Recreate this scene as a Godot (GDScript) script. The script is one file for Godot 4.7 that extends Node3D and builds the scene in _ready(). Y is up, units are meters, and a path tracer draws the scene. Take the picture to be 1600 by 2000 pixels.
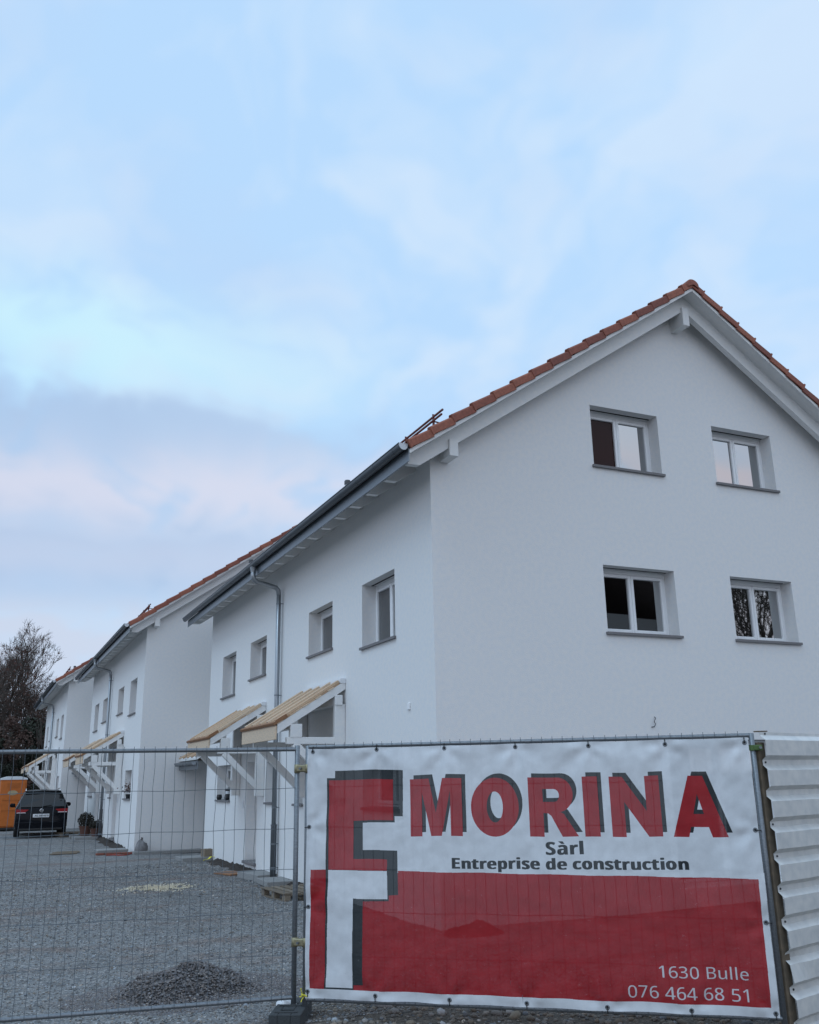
extends Node3D
# A row of three new white-rendered houses behind a builder's fence, at dusk.
# World: x to the right along the first gable, y up, z towards the camera; the near corner of the first house is the origin.

var counts := {}
var m := {}
var rng := RandomNumberGenerator.new()

# ---------------------------------------------------------------- shapes
class Shape:
	var v := PackedVector3Array()
	func tri(a: Vector3, b: Vector3, c: Vector3):
		v.push_back(a); v.push_back(b); v.push_back(c)
	func quad(a: Vector3, b: Vector3, c: Vector3, d: Vector3):
		tri(a, b, c); tri(a, c, d)
	func obox(xf: Transform3D, s: Vector3, ch := 0.0):
		# oriented box, centred on xf, with chamfered edges when ch > 0
		var h := s * 0.5
		if ch <= 0.0:
			var p: Array[Vector3] = []
			for i in 8:
				p.push_back(xf * Vector3(h.x if i & 1 else -h.x, h.y if i & 2 else -h.y, h.z if i & 4 else -h.z))
			quad(p[4], p[6], p[7], p[5]); quad(p[1], p[3], p[2], p[0]); quad(p[5], p[7], p[3], p[1])
			quad(p[0], p[2], p[6], p[4]); quad(p[6], p[2], p[3], p[7]); quad(p[0], p[4], p[5], p[1])
			return
		ch = minf(ch, minf(h.x, minf(h.y, h.z)) * 0.9)
		var q := {}
		for i in 8:
			var sx := 1.0 if i & 1 else -1.0
			var sy := 1.0 if i & 2 else -1.0
			var sz := 1.0 if i & 4 else -1.0
			q[i * 3] = xf * Vector3(sx * h.x, sy * (h.y - ch), sz * (h.z - ch))
			q[i * 3 + 1] = xf * Vector3(sx * (h.x - ch), sy * h.y, sz * (h.z - ch))
			q[i * 3 + 2] = xf * Vector3(sx * (h.x - ch), sy * (h.y - ch), sz * h.z)
		quad(q[14], q[20], q[23], q[17]); quad(q[5], q[11], q[8], q[2])
		quad(q[15], q[21], q[9], q[3]); quad(q[0], q[6], q[18], q[12])
		quad(q[19], q[7], q[10], q[22]); quad(q[1], q[13], q[16], q[4])
		for e in [[0, 4], [1, 5], [2, 6], [3, 7]]:
			quad(q[e[0] * 3], q[e[1] * 3], q[e[1] * 3 + 1], q[e[0] * 3 + 1])
		for e in [[0, 2], [1, 3], [4, 6], [5, 7]]:
			quad(q[e[0] * 3], q[e[1] * 3], q[e[1] * 3 + 2], q[e[0] * 3 + 2])
		for e in [[0, 1], [2, 3], [4, 5], [6, 7]]:
			quad(q[e[0] * 3 + 1], q[e[1] * 3 + 1], q[e[1] * 3 + 2], q[e[0] * 3 + 2])
		for i in 8:
			tri(q[i * 3], q[i * 3 + 1], q[i * 3 + 2])
	func box(mn: Vector3, mx: Vector3, ch := 0.0):
		obox(Transform3D(Basis.IDENTITY, (mn + mx) * 0.5), mx - mn, ch)
	func bar(a: Vector3, b: Vector3, w: float, h: float, up := Vector3.UP, ch := 0.0):
		# rectangular bar from a to b; h along up, w across
		var d := (b - a).normalized()
		var side := d.cross(up).normalized()
		var u := side.cross(d).normalized()
		obox(Transform3D(Basis(side, u, -d), (a + b) * 0.5), Vector3(w, h, a.distance_to(b)), ch)
	func tube(pts: Array, rads: Array, n := 8, caps := true):
		var rings := []
		var ref := Vector3.UP
		for i in pts.size():
			var d: Vector3 = (pts[mini(i + 1, pts.size() - 1)] - pts[maxi(i - 1, 0)]).normalized()
			if absf(d.dot(ref)) > 0.95:
				ref = Vector3.RIGHT if absf(d.x) < 0.9 else Vector3.BACK
			var a := d.cross(ref).normalized()
			var b := d.cross(a).normalized()
			ref = -b if i > 0 else ref
			var ring := []
			var r: float = rads[mini(i, rads.size() - 1)]
			for k in n:
				var t := TAU * k / n
				ring.push_back(pts[i] + (a * cos(t) + b * sin(t)) * r)
			rings.push_back(ring)
		for i in rings.size() - 1:
			for k in n:
				var k2 := (k + 1) % n
				quad(rings[i][k], rings[i + 1][k], rings[i + 1][k2], rings[i][k2])
		if caps:
			for k in range(1, n - 1):
				tri(rings[0][0], rings[0][k], rings[0][k + 1])
				tri(rings[-1][0], rings[-1][k + 1], rings[-1][k])
	func prism(poly: PackedVector2Array, z0: float, z1: float, xf := Transform3D.IDENTITY):
		# polygon in local xy, from z0 to z1
		var idx := Geometry2D.triangulate_polygon(poly)
		for i in range(0, idx.size(), 3):
			var a := poly[idx[i]]; var b := poly[idx[i + 1]]; var c := poly[idx[i + 2]]
			tri(xf * Vector3(a.x, a.y, z0), xf * Vector3(b.x, b.y, z0), xf * Vector3(c.x, c.y, z0))
			tri(xf * Vector3(a.x, a.y, z1), xf * Vector3(c.x, c.y, z1), xf * Vector3(b.x, b.y, z1))
		for i in poly.size():
			var a := poly[i]; var b := poly[(i + 1) % poly.size()]
			quad(xf * Vector3(a.x, a.y, z0), xf * Vector3(b.x, b.y, z0), xf * Vector3(b.x, b.y, z1), xf * Vector3(a.x, a.y, z1))
	func lathe(prof: Array, n := 16, at := Vector3.ZERO, from := 0.0, to := TAU):
		# profile of (radius, height)
		for i in prof.size() - 1:
			for k in n:
				var t0 := from + (to - from) * k / n
				var t1 := from + (to - from) * (k + 1) / n
				var p: Vector2 = prof[i]; var q: Vector2 = prof[i + 1]
				var a := at + Vector3(cos(t0) * p.x, p.y, sin(t0) * p.x); var b := at + Vector3(cos(t0) * q.x, q.y, sin(t0) * q.x)
				var c := at + Vector3(cos(t1) * q.x, q.y, sin(t1) * q.x); var d := at + Vector3(cos(t1) * p.x, p.y, sin(t1) * p.x)
				if p.x > 0.0001: tri(a, c, d)
				if q.x > 0.0001: tri(a, b, c)
	func mesh(mat: Material, smooth := false) -> ArrayMesh:
		var am := ArrayMesh.new()
		if smooth:
			var st := SurfaceTool.new()
			st.begin(Mesh.PRIMITIVE_TRIANGLES)
			st.set_smooth_group(0)
			for p in v: st.add_vertex(p)
			st.generate_normals()
			st.commit(am)
		else:
			var arr := []
			arr.resize(Mesh.ARRAY_MAX)
			arr[Mesh.ARRAY_VERTEX] = v
			am.add_surface_from_arrays(Mesh.PRIMITIVE_TRIANGLES, arr)
		am.surface_set_material(0, mat)
		return am

# ---------------------------------------------------------------- scene tree
func numbered(called: String, parent: Node) -> String:
	var key := str(parent.get_instance_id()) + called
	counts[key] = counts.get(key, -1) + 1
	return called if counts[key] == 0 else "%s_%03d" % [called, counts[key]]

func thing(called: String, label: String, category: String, at := Vector3.ZERO, turn := 0.0, group := "") -> Node3D:
	var o := Node3D.new()
	o.name = numbered(called, self)
	add_child(o)
	o.position = at
	o.rotation.y = turn
	tag(o, label, category, group)
	return o

func tag(o: Node, label := "", category := "", group := "", kind := ""):
	if label: o.set_meta("label", label)
	if category: o.set_meta("category", category)
	if group: o.set_meta("group", group)
	if kind: o.set_meta("kind", kind)

func obj(called: String, s, mat: Material, parent: Node = self, smooth := false) -> MeshInstance3D:
	var o := MeshInstance3D.new()
	o.name = numbered(called, parent)
	o.mesh = s if s is Mesh else s.mesh(mat, smooth)
	if s is Mesh and mat: o.material_override = mat
	o.cast_shadow = GeometryInstance3D.SHADOW_CASTING_SETTING_ON
	parent.add_child(o)
	return o

func part(called: String, parent: Node, xf := Transform3D.IDENTITY) -> Node3D:
	var o := Node3D.new()
	o.name = numbered(called, parent)
	parent.add_child(o)
	o.transform = xf
	return o

# ---------------------------------------------------------------- materials
func srgb(r: float, g: float, b: float) -> Color:
	return Color(r, g, b).linear_to_srgb()

func plain(r: float, g: float, b: float, rough := 0.7, metal := 0.0) -> StandardMaterial3D:
	var s := StandardMaterial3D.new()
	s.albedo_color = srgb(r, g, b)
	s.roughness = rough
	s.metallic = metal
	return s

func noise(freq: float, octaves: int, sd: int, type := FastNoiseLite.TYPE_SIMPLEX_SMOOTH) -> FastNoiseLite:
	var n := FastNoiseLite.new()
	n.noise_type = type
	n.frequency = freq
	n.fractal_type = FastNoiseLite.FRACTAL_FBM if octaves > 1 else FastNoiseLite.FRACTAL_NONE
	n.fractal_octaves = octaves
	n.seed = sd
	return n

func tint_tex(n: FastNoiseLite, size: int, lo: float, hi: float, warm := 0.0) -> ImageTexture:
	# grey multiplier texture (values are linear), with an optional drift towards warm in the light parts
	var src := n.get_seamless_image(size, size)
	src.convert(Image.FORMAT_L8)
	var d := src.get_data()
	var out := PackedByteArray()
	out.resize(size * size * 3)
	var lut := PackedByteArray()
	lut.resize(256 * 3)
	for i in 256:
		var t := i / 255.0
		var l := lerpf(lo, hi, t)
		var c := Color(l, l * (1.0 - warm * (t - 0.5)), l * (1.0 - 2.0 * warm * (t - 0.5))).clamp().linear_to_srgb()
		lut[i * 3] = c.r8; lut[i * 3 + 1] = c.g8; lut[i * 3 + 2] = c.b8
	for i in d.size():
		var k := d[i] * 3
		out[i * 3] = lut[k]; out[i * 3 + 1] = lut[k + 1]; out[i * 3 + 2] = lut[k + 2]
	return ImageTexture.create_from_image(Image.create_from_data(size, size, false, Image.FORMAT_RGB8, out))

func height_tex(n: FastNoiseLite, size: int) -> ImageTexture:
	return ImageTexture.create_from_image(n.get_seamless_image(size, size))

func world_tex(s: StandardMaterial3D, tex: Texture2D, scale: float, bump: Texture2D = null, relief := 0.0, local := false) -> StandardMaterial3D:
	s.uv1_triplanar = true
	s.uv1_world_triplanar = not local
	s.uv1_scale = Vector3.ONE * scale
	if tex: s.albedo_texture = tex
	if bump:
		s.heightmap_enabled = true
		s.heightmap_texture = bump
		s.heightmap_scale = relief
	return s

func make_materials():
	var fine := height_tex(noise(0.22, 3, 5), 512)
	var soft := tint_tex(noise(0.035, 6, 11), 512, 0.91, 1.0, 0.04)
	m.render = world_tex(plain(0.80, 0.795, 0.79, 0.93), soft, 0.55, fine, 0.2)
	m.paint = world_tex(plain(0.80, 0.80, 0.79, 0.55), tint_tex(noise(0.03, 4, 8), 256, 0.90, 1.0, 0.04), 1.1)
	m.deck_paint = world_tex(plain(0.78, 0.78, 0.77, 0.6), tint_tex(noise(0.03, 4, 18), 256, 0.86, 1.0, 0.05), 1.3)
	m.pvc = plain(0.82, 0.83, 0.84, 0.28)
	m.sill = world_tex(plain(0.23, 0.22, 0.225, 0.7), tint_tex(noise(0.35, 2, 3), 256, 0.55, 1.0), 3.0)
	m.glass = plain(0.43, 0.435, 0.44, 0.015, 1.0)
	m.glass_dark_room = plain(0.030, 0.011, 0.011, 0.02)  # opaque pane; the darkness of an unbuilt room behind is put into its colour
	m.glass_dark_room.metallic_specular = 0.25
	m.glass_dim = plain(0.24, 0.245, 0.25, 0.02, 1.0)
	m.rubber = plain(0.015, 0.015, 0.016, 0.7)
	m.slot = plain(0.03, 0.03, 0.032, 0.8)
	var clay := tint_tex(noise(0.02, 5, 21), 512, 0.62, 1.0, 0.05)
	m.tile_a = world_tex(plain(0.31, 0.100, 0.065, 0.72), clay, 1.4, height_tex(noise(0.2, 3, 9), 256), 0.15)
	m.tile_b = world_tex(plain(0.25, 0.080, 0.055, 0.72), clay, 1.4)
	m.tile_c = world_tex(plain(0.37, 0.128, 0.080, 0.75), clay, 1.4)
	m.zinc_dark = plain(0.085, 0.098, 0.112, 0.38, 0.35)
	m.zinc = world_tex(plain(0.44, 0.47, 0.50, 0.34, 0.85), tint_tex(noise(0.05, 4, 31), 256, 0.62, 1.0), 4.0)
	m.zinc_cap = plain(0.50, 0.53, 0.56, 0.45, 0.5)
	m.iron = plain(0.075, 0.082, 0.09, 0.6)
	m.galv = world_tex(plain(0.25, 0.275, 0.30, 0.45, 0.6), tint_tex(noise(0.06, 4, 33), 256, 0.55, 1.0), 3.0)
	m.wire = plain(0.13, 0.15, 0.17, 0.55, 0.4)
	m.brass = plain(0.30, 0.27, 0.17, 0.5, 0.6)
	m.snow_guard = plain(0.13, 0.030, 0.024, 0.45)
	var wood := tint_tex(noise(0.045, 4, 41), 256, 0.60, 1.0, 0.12)
	m.raw_a = world_tex(plain(0.72, 0.515, 0.345, 0.8), wood, 2.2)
	m.raw_b = world_tex(plain(0.56, 0.37, 0.235, 0.8), wood, 2.2)
	m.raw_c = world_tex(plain(0.79, 0.62, 0.455, 0.8), wood, 2.2)
	m.raw_brown = world_tex(plain(0.34, 0.17, 0.085, 0.8), wood, 2.2)
	m.old_wood = world_tex(plain(0.21, 0.165, 0.12, 0.9), wood, 3.0)
	m.old_wood_b = world_tex(plain(0.27, 0.22, 0.165, 0.9), wood, 3.0)
	m.post_wood = world_tex(plain(0.17, 0.135, 0.095, 0.9), tint_tex(noise(0.03, 5, 42), 256, 0.55, 1.0, 0.08), 1.7)
	m.foil = plain(0.75, 0.76, 0.78, 0.35)
	m.sheet = world_tex(plain(0.70, 0.71, 0.70, 0.42), tint_tex(noise(0.02, 6, 51), 512, 0.72, 1.0, 0.05), 0.8)
	m.screw = plain(0.05, 0.055, 0.06, 0.5, 0.4)
	m.concrete = world_tex(plain(0.30, 0.30, 0.295, 0.9), tint_tex(noise(0.06, 4, 61), 256, 0.7, 1.0), 1.5, height_tex(noise(0.15, 3, 62), 256), 0.3)
	m.foot = world_tex(plain(0.055, 0.062, 0.066, 0.85), tint_tex(noise(0.08, 4, 63), 256, 0.6, 1.0), 2.0, height_tex(noise(0.2, 3, 64), 256), 0.4)
	m.soil = world_tex(plain(0.055, 0.042, 0.034, 0.95), tint_tex(noise(0.06, 4, 65), 256, 0.45, 1.0), 1.5, height_tex(noise(0.12, 4, 66), 256), 2.0)
	m.terracotta = plain(0.10, 0.045, 0.032, 0.85)
	m.orange = world_tex(plain(0.56, 0.145, 0.018, 0.5), tint_tex(noise(0.02, 4, 71), 256, 0.82, 1.0), 1.0)
	m.orange_dark = plain(0.38, 0.11, 0.015, 0.55)
	m.roof_white = plain(0.70, 0.73, 0.76, 0.45)
	m.car_paint = plain(0.004, 0.005, 0.008, 0.2)
	m.car_paint.clearcoat_enabled = true
	m.car_paint.clearcoat = 0.12
	m.car_paint.metallic_specular = 0.2
	m.car_paint.clearcoat_roughness = 0.05
	m.car_glass = plain(0.012, 0.014, 0.016, 0.04)
	m.car_plastic = plain(0.014, 0.014, 0.015, 0.6)
	m.tail_red = plain(0.30, 0.010, 0.014, 0.15)
	m.tail_dark = plain(0.11, 0.006, 0.009, 0.15)
	m.plate = plain(0.75, 0.76, 0.78, 0.5)
	m.ink = plain(0.012, 0.012, 0.014, 0.6)
	m.chrome = plain(0.72, 0.73, 0.74, 0.12, 1.0)
	m.tyre = plain(0.013, 0.013, 0.014, 0.85)
	m.alloy = plain(0.32, 0.33, 0.34, 0.35, 0.8)
	m.yellow = plain(0.72, 0.66, 0.06, 0.7)
	m.bark = world_tex(plain(0.095, 0.078, 0.066, 0.95), tint_tex(noise(0.06, 4, 81), 256, 0.5, 1.0), 1.0)
	m.leaf_rust = plain(0.105, 0.048, 0.036, 0.8)
	m.leaf_brown = plain(0.066, 0.036, 0.026, 0.85)
	m.leaf_dark = plain(0.020, 0.024, 0.014, 0.85)
	m.leaf_box = plain(0.020, 0.017, 0.011, 0.8)
	for k in ["leaf_rust", "leaf_brown", "leaf_dark", "leaf_box"]:
		m[k].cull_mode = BaseMaterial3D.CULL_DISABLED
	m.stone = plain(1, 1, 1, 0.85)
	m.stone.vertex_color_use_as_albedo = true
	m.grey_bag = world_tex(plain(0.24, 0.23, 0.235, 0.7), tint_tex(noise(0.04, 4, 91), 256, 0.6, 1.0), 3.0)
	m.red_hose = plain(0.30, 0.035, 0.02, 0.6)
	m.brick_red = plain(0.24, 0.085, 0.06, 0.9)
	m.sawdust = plain(0.66, 0.59, 0.46, 0.95)
	m.pot_glaze = plain(0.02, 0.02, 0.022, 0.3)
	m.wire_grey = plain(0.06, 0.06, 0.065, 0.6)
	m.ground_dark = world_tex(plain(0.085, 0.08, 0.08, 0.95), tint_tex(noise(0.1, 3, 95), 256, 0.5, 1.0), 2.0)
	m.hill = world_tex(plain(0.028, 0.024, 0.018, 0.95), tint_tex(noise(0.05, 5, 96), 256, 0.4, 1.0), 0.12)
	m.galv_dark = plain(0.22, 0.25, 0.28, 0.42, 0.55)
	m.tie = plain(0.012, 0.012, 0.013, 0.5)

# ---------------------------------------------------------------- ground
var gn: FastNoiseLite
func gy(x: float, z: float) -> float:
	var base := -0.05 + 0.07 * smoothstep(0.0, 3.5, z) + 0.10 * smoothstep(-12.0, -34.0, z)
	return base + 0.018 * gn.get_noise_2d(x * 6.0, z * 6.0) + 0.03 * gn.get_noise_2d(x * 1.2 + 50.0, z * 1.2)

func gravel_tex(size: int) -> Array:
	# crushed stone: cells of two sizes, each with a tone of its own
	var a := noise(0.105, 1, 101, FastNoiseLite.TYPE_CELLULAR)
	a.cellular_return_type = FastNoiseLite.RETURN_CELL_VALUE
	var b := noise(0.045, 1, 102, FastNoiseLite.TYPE_CELLULAR)
	b.cellular_return_type = FastNoiseLite.RETURN_CELL_VALUE
	var e := noise(0.105, 1, 101, FastNoiseLite.TYPE_CELLULAR)
	e.cellular_return_type = FastNoiseLite.RETURN_DISTANCE
	var w := noise(0.012, 4, 103)
	var ia := a.get_seamless_image(size, size).get_data()
	var ib := b.get_seamless_image(size, size).get_data()
	var ie := e.get_seamless_image(size, size).get_data()
	var iw := w.get_seamless_image(size, size).get_data()
	var col := PackedByteArray(); col.resize(size * size * 3)
	var hgt := PackedByteArray(); hgt.resize(size * size)
	var lut := PackedByteArray(); lut.resize(4096)
	for i in 4096: lut[i] = int(clampf(Color(i / 4095.0, 0, 0).linear_to_srgb().r, 0, 1) * 255.0)
	for i in size * size:
		var ca := ia[i] / 255.0
		var cb := ib[i] / 255.0
		var g := 0.125 + 0.17 * ca * ca + 0.09 * (iw[i] / 255.0 - 0.3)
		if cb > 0.86: g = 0.20 + 0.20 * cb * ca
		elif cb < 0.10: g *= 0.62
		var warm := 0.018 * (cb - 0.35)
		col[i * 3] = lut[int(clampf(g * 0.99 + warm, 0, 1) * 4095)]
		col[i * 3 + 1] = lut[int(clampf(g, 0, 1) * 4095)]
		col[i * 3 + 2] = lut[int(clampf(g * 1.0 - warm, 0, 1) * 4095)]
		hgt[i] = int(clampf(255.0 - ie[i] * 1.0 + 40.0 * ca - 20.0, 0, 255))
	return [ImageTexture.create_from_image(Image.create_from_data(size, size, false, Image.FORMAT_RGB8, col)), ImageTexture.create_from_image(Image.create_from_data(size, size, false, Image.FORMAT_L8, hgt))]

func axis_points(spans: Array) -> PackedFloat32Array:
	var out := PackedFloat32Array()
	for s in spans:
		var n: int = s[2]
		for i in n: out.push_back(lerpf(s[0], s[1], float(i) / n))
	out.push_back(spans[-1][1])
	return out

func make_ground():
	gn = noise(0.35, 3, 7)
	var xs := axis_points([[-900.0, -60.0, 10], [-60.0, -14.0, 23], [-14.0, 3.0, 130], [3.0, 60.0, 25], [60.0, 900.0, 10]])
	var zs := axis_points([[-900.0, -60.0, 12], [-60.0, -24.0, 60], [-24.0, 8.0, 230], [8.0, 60.0, 25], [60.0, 900.0, 10]])
	var verts := PackedVector3Array(); var cols := PackedColorArray(); var idx := PackedInt32Array(); var nor := PackedVector3Array()
	var patch := noise(0.25, 4, 77)
	var grain := noise(1.6, 3, 78)
	for z in zs:
		for x in xs:
			verts.push_back(Vector3(x, gy(x, z), z))
			var e := 0.05
			nor.push_back(Vector3(gy(x - e, z) - gy(x + e, z), 2 * e, gy(x, z - e) - gy(x, z + e)).normalized())
			# patches of damp earth, of paler fines and of brown dirt pressed in by wheels
			var p := patch.get_noise_2d(x * 0.9, z * 1.6)
			var q := grain.get_noise_2d(x, z * 1.5)
			var c := Color(1, 1, 1) * (1.0 + 0.22 * p + 0.22 * q)
			var rut := patch.get_noise_2d(x * 0.35 + 40.0, z * 3.5) + 0.5 * q
			if rut > 0.20: c = c.lerp(Color(0.80, 0.62, 0.55), minf(0.85, (rut - 0.20) * 2.6))
			if rut < -0.34: c = c.lerp(Color(0.50, 0.48, 0.46), minf(0.7, (-0.34 - rut) * 3.0))
			var fd := (Vector3(x, 0, z) - FA).dot(FN)
			if x < FA.x: fd = z - 3.87 + (FA.x - x) * 0.155
			if fd > -1.6: c = c.lerp(Color(0.42, 0.34, 0.26), 0.9 * clampf((fd + (1.2 if x > FA.x else 0.2)) * 1.5 + q * 0.8, 0, 1))
			cols.push_back(c)
	var w := xs.size()
	for j in zs.size() - 1:
		for i in w - 1:
			var a := j * w + i
			idx.append_array(PackedInt32Array([a, a + 1, a + w + 1, a, a + w + 1, a + w]))
	var arr := []
	arr.resize(Mesh.ARRAY_MAX)
	arr[Mesh.ARRAY_VERTEX] = verts; arr[Mesh.ARRAY_NORMAL] = nor; arr[Mesh.ARRAY_COLOR] = cols; arr[Mesh.ARRAY_INDEX] = idx
	var am := ArrayMesh.new()
	am.add_surface_from_arrays(Mesh.PRIMITIVE_TRIANGLES, arr)
	var t := gravel_tex(1024)
	m.ground = world_tex(plain(1, 1, 1, 0.95), t[0], 0.72, t[1], 0.8)
	m.ground.vertex_color_use_as_albedo = true
	var o := obj("ground", am, m.ground)
	tag(o, "grey crushed gravel yard with brown wheel marks", "", "", "structure")

func stone_mesh(sd: int, lump := 0.28) -> ArrayMesh:
	var r := RandomNumberGenerator.new()
	r.seed = sd
	var s := Shape.new()
	var t := (1.0 + sqrt(5.0)) / 2.0
	var p := [Vector3(-1, t, 0), Vector3(1, t, 0), Vector3(-1, -t, 0), Vector3(1, -t, 0), Vector3(0, -1, t), Vector3(0, 1, t), Vector3(0, -1, -t), Vector3(0, 1, -t), Vector3(t, 0, -1), Vector3(t, 0, 1), Vector3(-t, 0, -1), Vector3(-t, 0, 1)]
	for i in 12: p[i] = p[i].normalized() * (1.0 + r.randf_range(-lump, lump)) * Vector3(1.0, 0.68, 0.82)
	for f in [[0, 11, 5], [0, 5, 1], [0, 1, 7], [0, 7, 10], [0, 10, 11], [1, 5, 9], [5, 11, 4], [11, 10, 2], [10, 7, 6], [7, 1, 8], [3, 9, 4], [3, 4, 2], [3, 2, 6], [3, 6, 8], [3, 8, 9], [4, 9, 5], [2, 4, 11], [6, 2, 10], [8, 6, 7], [9, 8, 1]]:
		s.tri(p[f[0]], p[f[2]], p[f[1]])
	return s.mesh(m.stone, lump < 0.2)

func scatter(called: String, label: String, mesh: Mesh, xfs: Array, cols: Array, parent: Node = self, category := "gravel") -> MultiMeshInstance3D:
	var mm := MultiMesh.new()
	mm.transform_format = MultiMesh.TRANSFORM_3D
	mm.use_colors = true
	mm.mesh = mesh
	mm.instance_count = xfs.size()
	for i in xfs.size():
		mm.set_instance_transform(i, xfs[i])
		mm.set_instance_color(i, cols[i])
	var o := MultiMeshInstance3D.new()
	o.name = numbered(called, parent)
	o.multimesh = mm
	parent.add_child(o)
	o.set_meta("kind", "stuff")
	if parent == self: tag(o, label, category)
	return o

func turned(at: Vector3, size: float, r: RandomNumberGenerator, flat := 1.0) -> Transform3D:
	var b := Basis(Vector3.UP, r.randf() * TAU) * Basis(Vector3(r.randf_range(-1, 1), 0.1, r.randf_range(-1, 1)).normalized(), r.randf_range(-0.5, 0.5))
	return Transform3D(b.scaled_local(Vector3(size * r.randf_range(0.75, 1.3), size * flat, size)), at)

func stone_tone(r: RandomNumberGenerator) -> Color:
	var g := 0.10 + 0.22 * r.randf() * r.randf() + 0.06 * r.randf()
	if r.randf() < 0.05: g = r.randf_range(0.34, 0.5)
	var w := r.randf_range(-0.10, 0.16)
	return Color(g * (1.0 + w), g, g * (1.0 - w))

func make_gravel():
	var r := RandomNumberGenerator.new()
	r.seed = 4242
	var kinds := [stone_mesh(1), stone_mesh(2), stone_mesh(3)]
	var xf := [[], [], []]; var co := [[], [], []]
	for i in 60000:
		var z := 4.0 - 17.0 * pow(r.randf(), 1.9)
		var x := r.randf_range(-8.0, 0.0) - maxf(0.0, -z) * 0.0
		if x < -6.6 + maxf(0.0, -z) * 0.12: continue
		var s := r.randf_range(0.004, 0.0115) * (1.0 + maxf(0.0, -z) * 0.04)
		if r.randf() < 0.03: s *= 2.0
		var k := i % 3
		xf[k].push_back(turned(Vector3(x, gy(x, z) + s * 0.3, z), s, r))
		co[k].push_back(stone_tone(r))
	for k in 3:
		scatter("gravel", ["loose grey gravel strewn over the yard behind the fence", "dark gravel chips strewn over the yard behind the fence", "pale gravel chips strewn over the yard behind the fence"][k], kinds[k], xf[k], co[k])
	# larger river pebbles in the dirt along the foot of the fence
	var xp := []; var cp := []
	var peb := stone_mesh(9, 0.12)
	for i in 4200:
		var t := r.randf_range(-0.9, 1.1)
		var p := Vector3(-3.15, 0, 3.9)
		if t < 0.0: p += Vector3(-2.9, 0, -0.4) * -t
		else: p += Vector3(2.8, 0, 2.24) * t
		p += Vector3(-0.62, 0, 0.78) * (r.randf_range(-1.25, 0.45) if t > 0.0 else r.randf_range(-0.15, 0.7))
		if Vector2(p.x + 3.24, p.z - 3.88).length() < 0.30: continue
		var s := 0.006 + 0.026 * pow(r.randf(), 2.2)
		if r.randf() < 0.04: s = r.randf_range(0.03, 0.048)
		xp.push_back(turned(Vector3(p.x, gy(p.x, p.z) + s * 0.2, p.z), s, r, 0.9))
		var c := stone_tone(r)
		if r.randf() < 0.6: c = c.lerp(Color(0.20, 0.155, 0.105), 0.5)
		cp.push_back(c)
	scatter("pebbles", "rounded river pebbles in brown dirt under the fence panels", peb, xp, cp, self, "pebbles")
	# a few stones large enough to pick up one by one
	var big := [[-2.43, 3.84, 0.085, Color(0.36, 0.34, 0.33), "large pale pink-grey stone under the banner"], [-3.97, 4.02, 0.055, Color(0.30, 0.32, 0.35), "blue-grey oval stone below the wire fence"], [-3.66, 4.02, 0.045, Color(0.42, 0.41, 0.38), "chalky rounded stone beside the fence foot block"], [-4.30, 3.92, 0.04, Color(0.33, 0.30, 0.26), "sandy flat stone below the wire fence rail"], [-1.62, 4.62, 0.05, Color(0.30, 0.26, 0.20), "tan stone under the middle of the banner"], [-2.12, 4.30, 0.045, Color(0.50, 0.50, 0.50), "small white stone under the banner edge"]]
	for b in big:
		var o := obj("stone", stone_mesh(int(b[2] * 1000) + 20, 0.14), null)
		o.transform = turned(Vector3(b[0], gy(b[0], b[1]) + b[2] * 0.35, b[1]), b[2], r, 0.95)
		var sm := plain(b[3].r, b[3].g, b[3].b, 0.85)
		o.material_override = world_tex(sm, tint_tex(noise(0.05, 4, 15), 128, 0.7, 1.0), 4.0)
		tag(o, b[4], "stone", "larger stones along the fence")

func make_heap():
	# a heap of crushed stone just behind the fence
	var r := RandomNumberGenerator.new()
	r.seed = 77
	var c := Vector3(-3.72, gy(-3.72, 2.25), 2.25)
	var h := func(x: float, z: float) -> float:
		var d := Vector2(x * 0.95, z * 1.25).length()
		var n := gn.get_noise_2d(x * 9.0 + 5.0, z * 9.0) * 0.05 + gn.get_noise_2d(x * 3.0 + 9.0, z * 3.0) * 0.06
		var k := clampf(1.0 - d / 0.68, 0.0, 1.0)
		return (0.225 * smoothstep(-0.25, 1.0, k) * minf(1.0, k * 3.0) + n * minf(1.0, k * 4.0)) if k > 0.0 else -0.03
	var o := Shape.new()
	var n := 44
	for i in n:
		for j in n:
			var g := func(a: int, b: int) -> Vector3:
				var x := -1.1 + 2.2 * a / n
				var z := -0.9 + 1.8 * b / n
				return Vector3(x, h.call(x, z) - 0.012, z)
			o.quad(g.call(i, j), g.call(i + 1, j), g.call(i + 1, j + 1), g.call(i, j + 1))
	var t := thing("gravel_heap", "small heap of dark crushed stone just behind the wire fence", "gravel heap", c)
	obj("mound", o, m.ground_dark, t, true)
	var xf := []; var co := []
	for i in 15000:
		var a := r.randf() * TAU
		var d := 1.05 * sqrt(r.randf())
		var x := cos(a) * d / 0.95
		var z := sin(a) * d / 1.25
		var s := r.randf_range(0.005, 0.0125)
		xf.push_back(turned(Vector3(x, maxf(h.call(x, z), gy(c.x + x, c.z + z) - c.y) + s * 0.2, z), s, r))
		var tone := stone_tone(r)
		co.push_back(tone.lerp(Color(0.105, 0.085, 0.088), 0.45))
	scatter("crushed_stone", "", stone_mesh(4, 0.34), xf, co, t)

# ---------------------------------------------------------------- houses
const WID := 9.872
const LEN := 14.31
const RX := 4.936
const SLOPE := 0.680
const RECESS := 0.25

func deck_y(x: float) -> float:   # underside of the roof boarding
	return 6.275 + SLOPE * ((x if x <= RX else 2.0 * RX - x) + 0.583)

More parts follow.
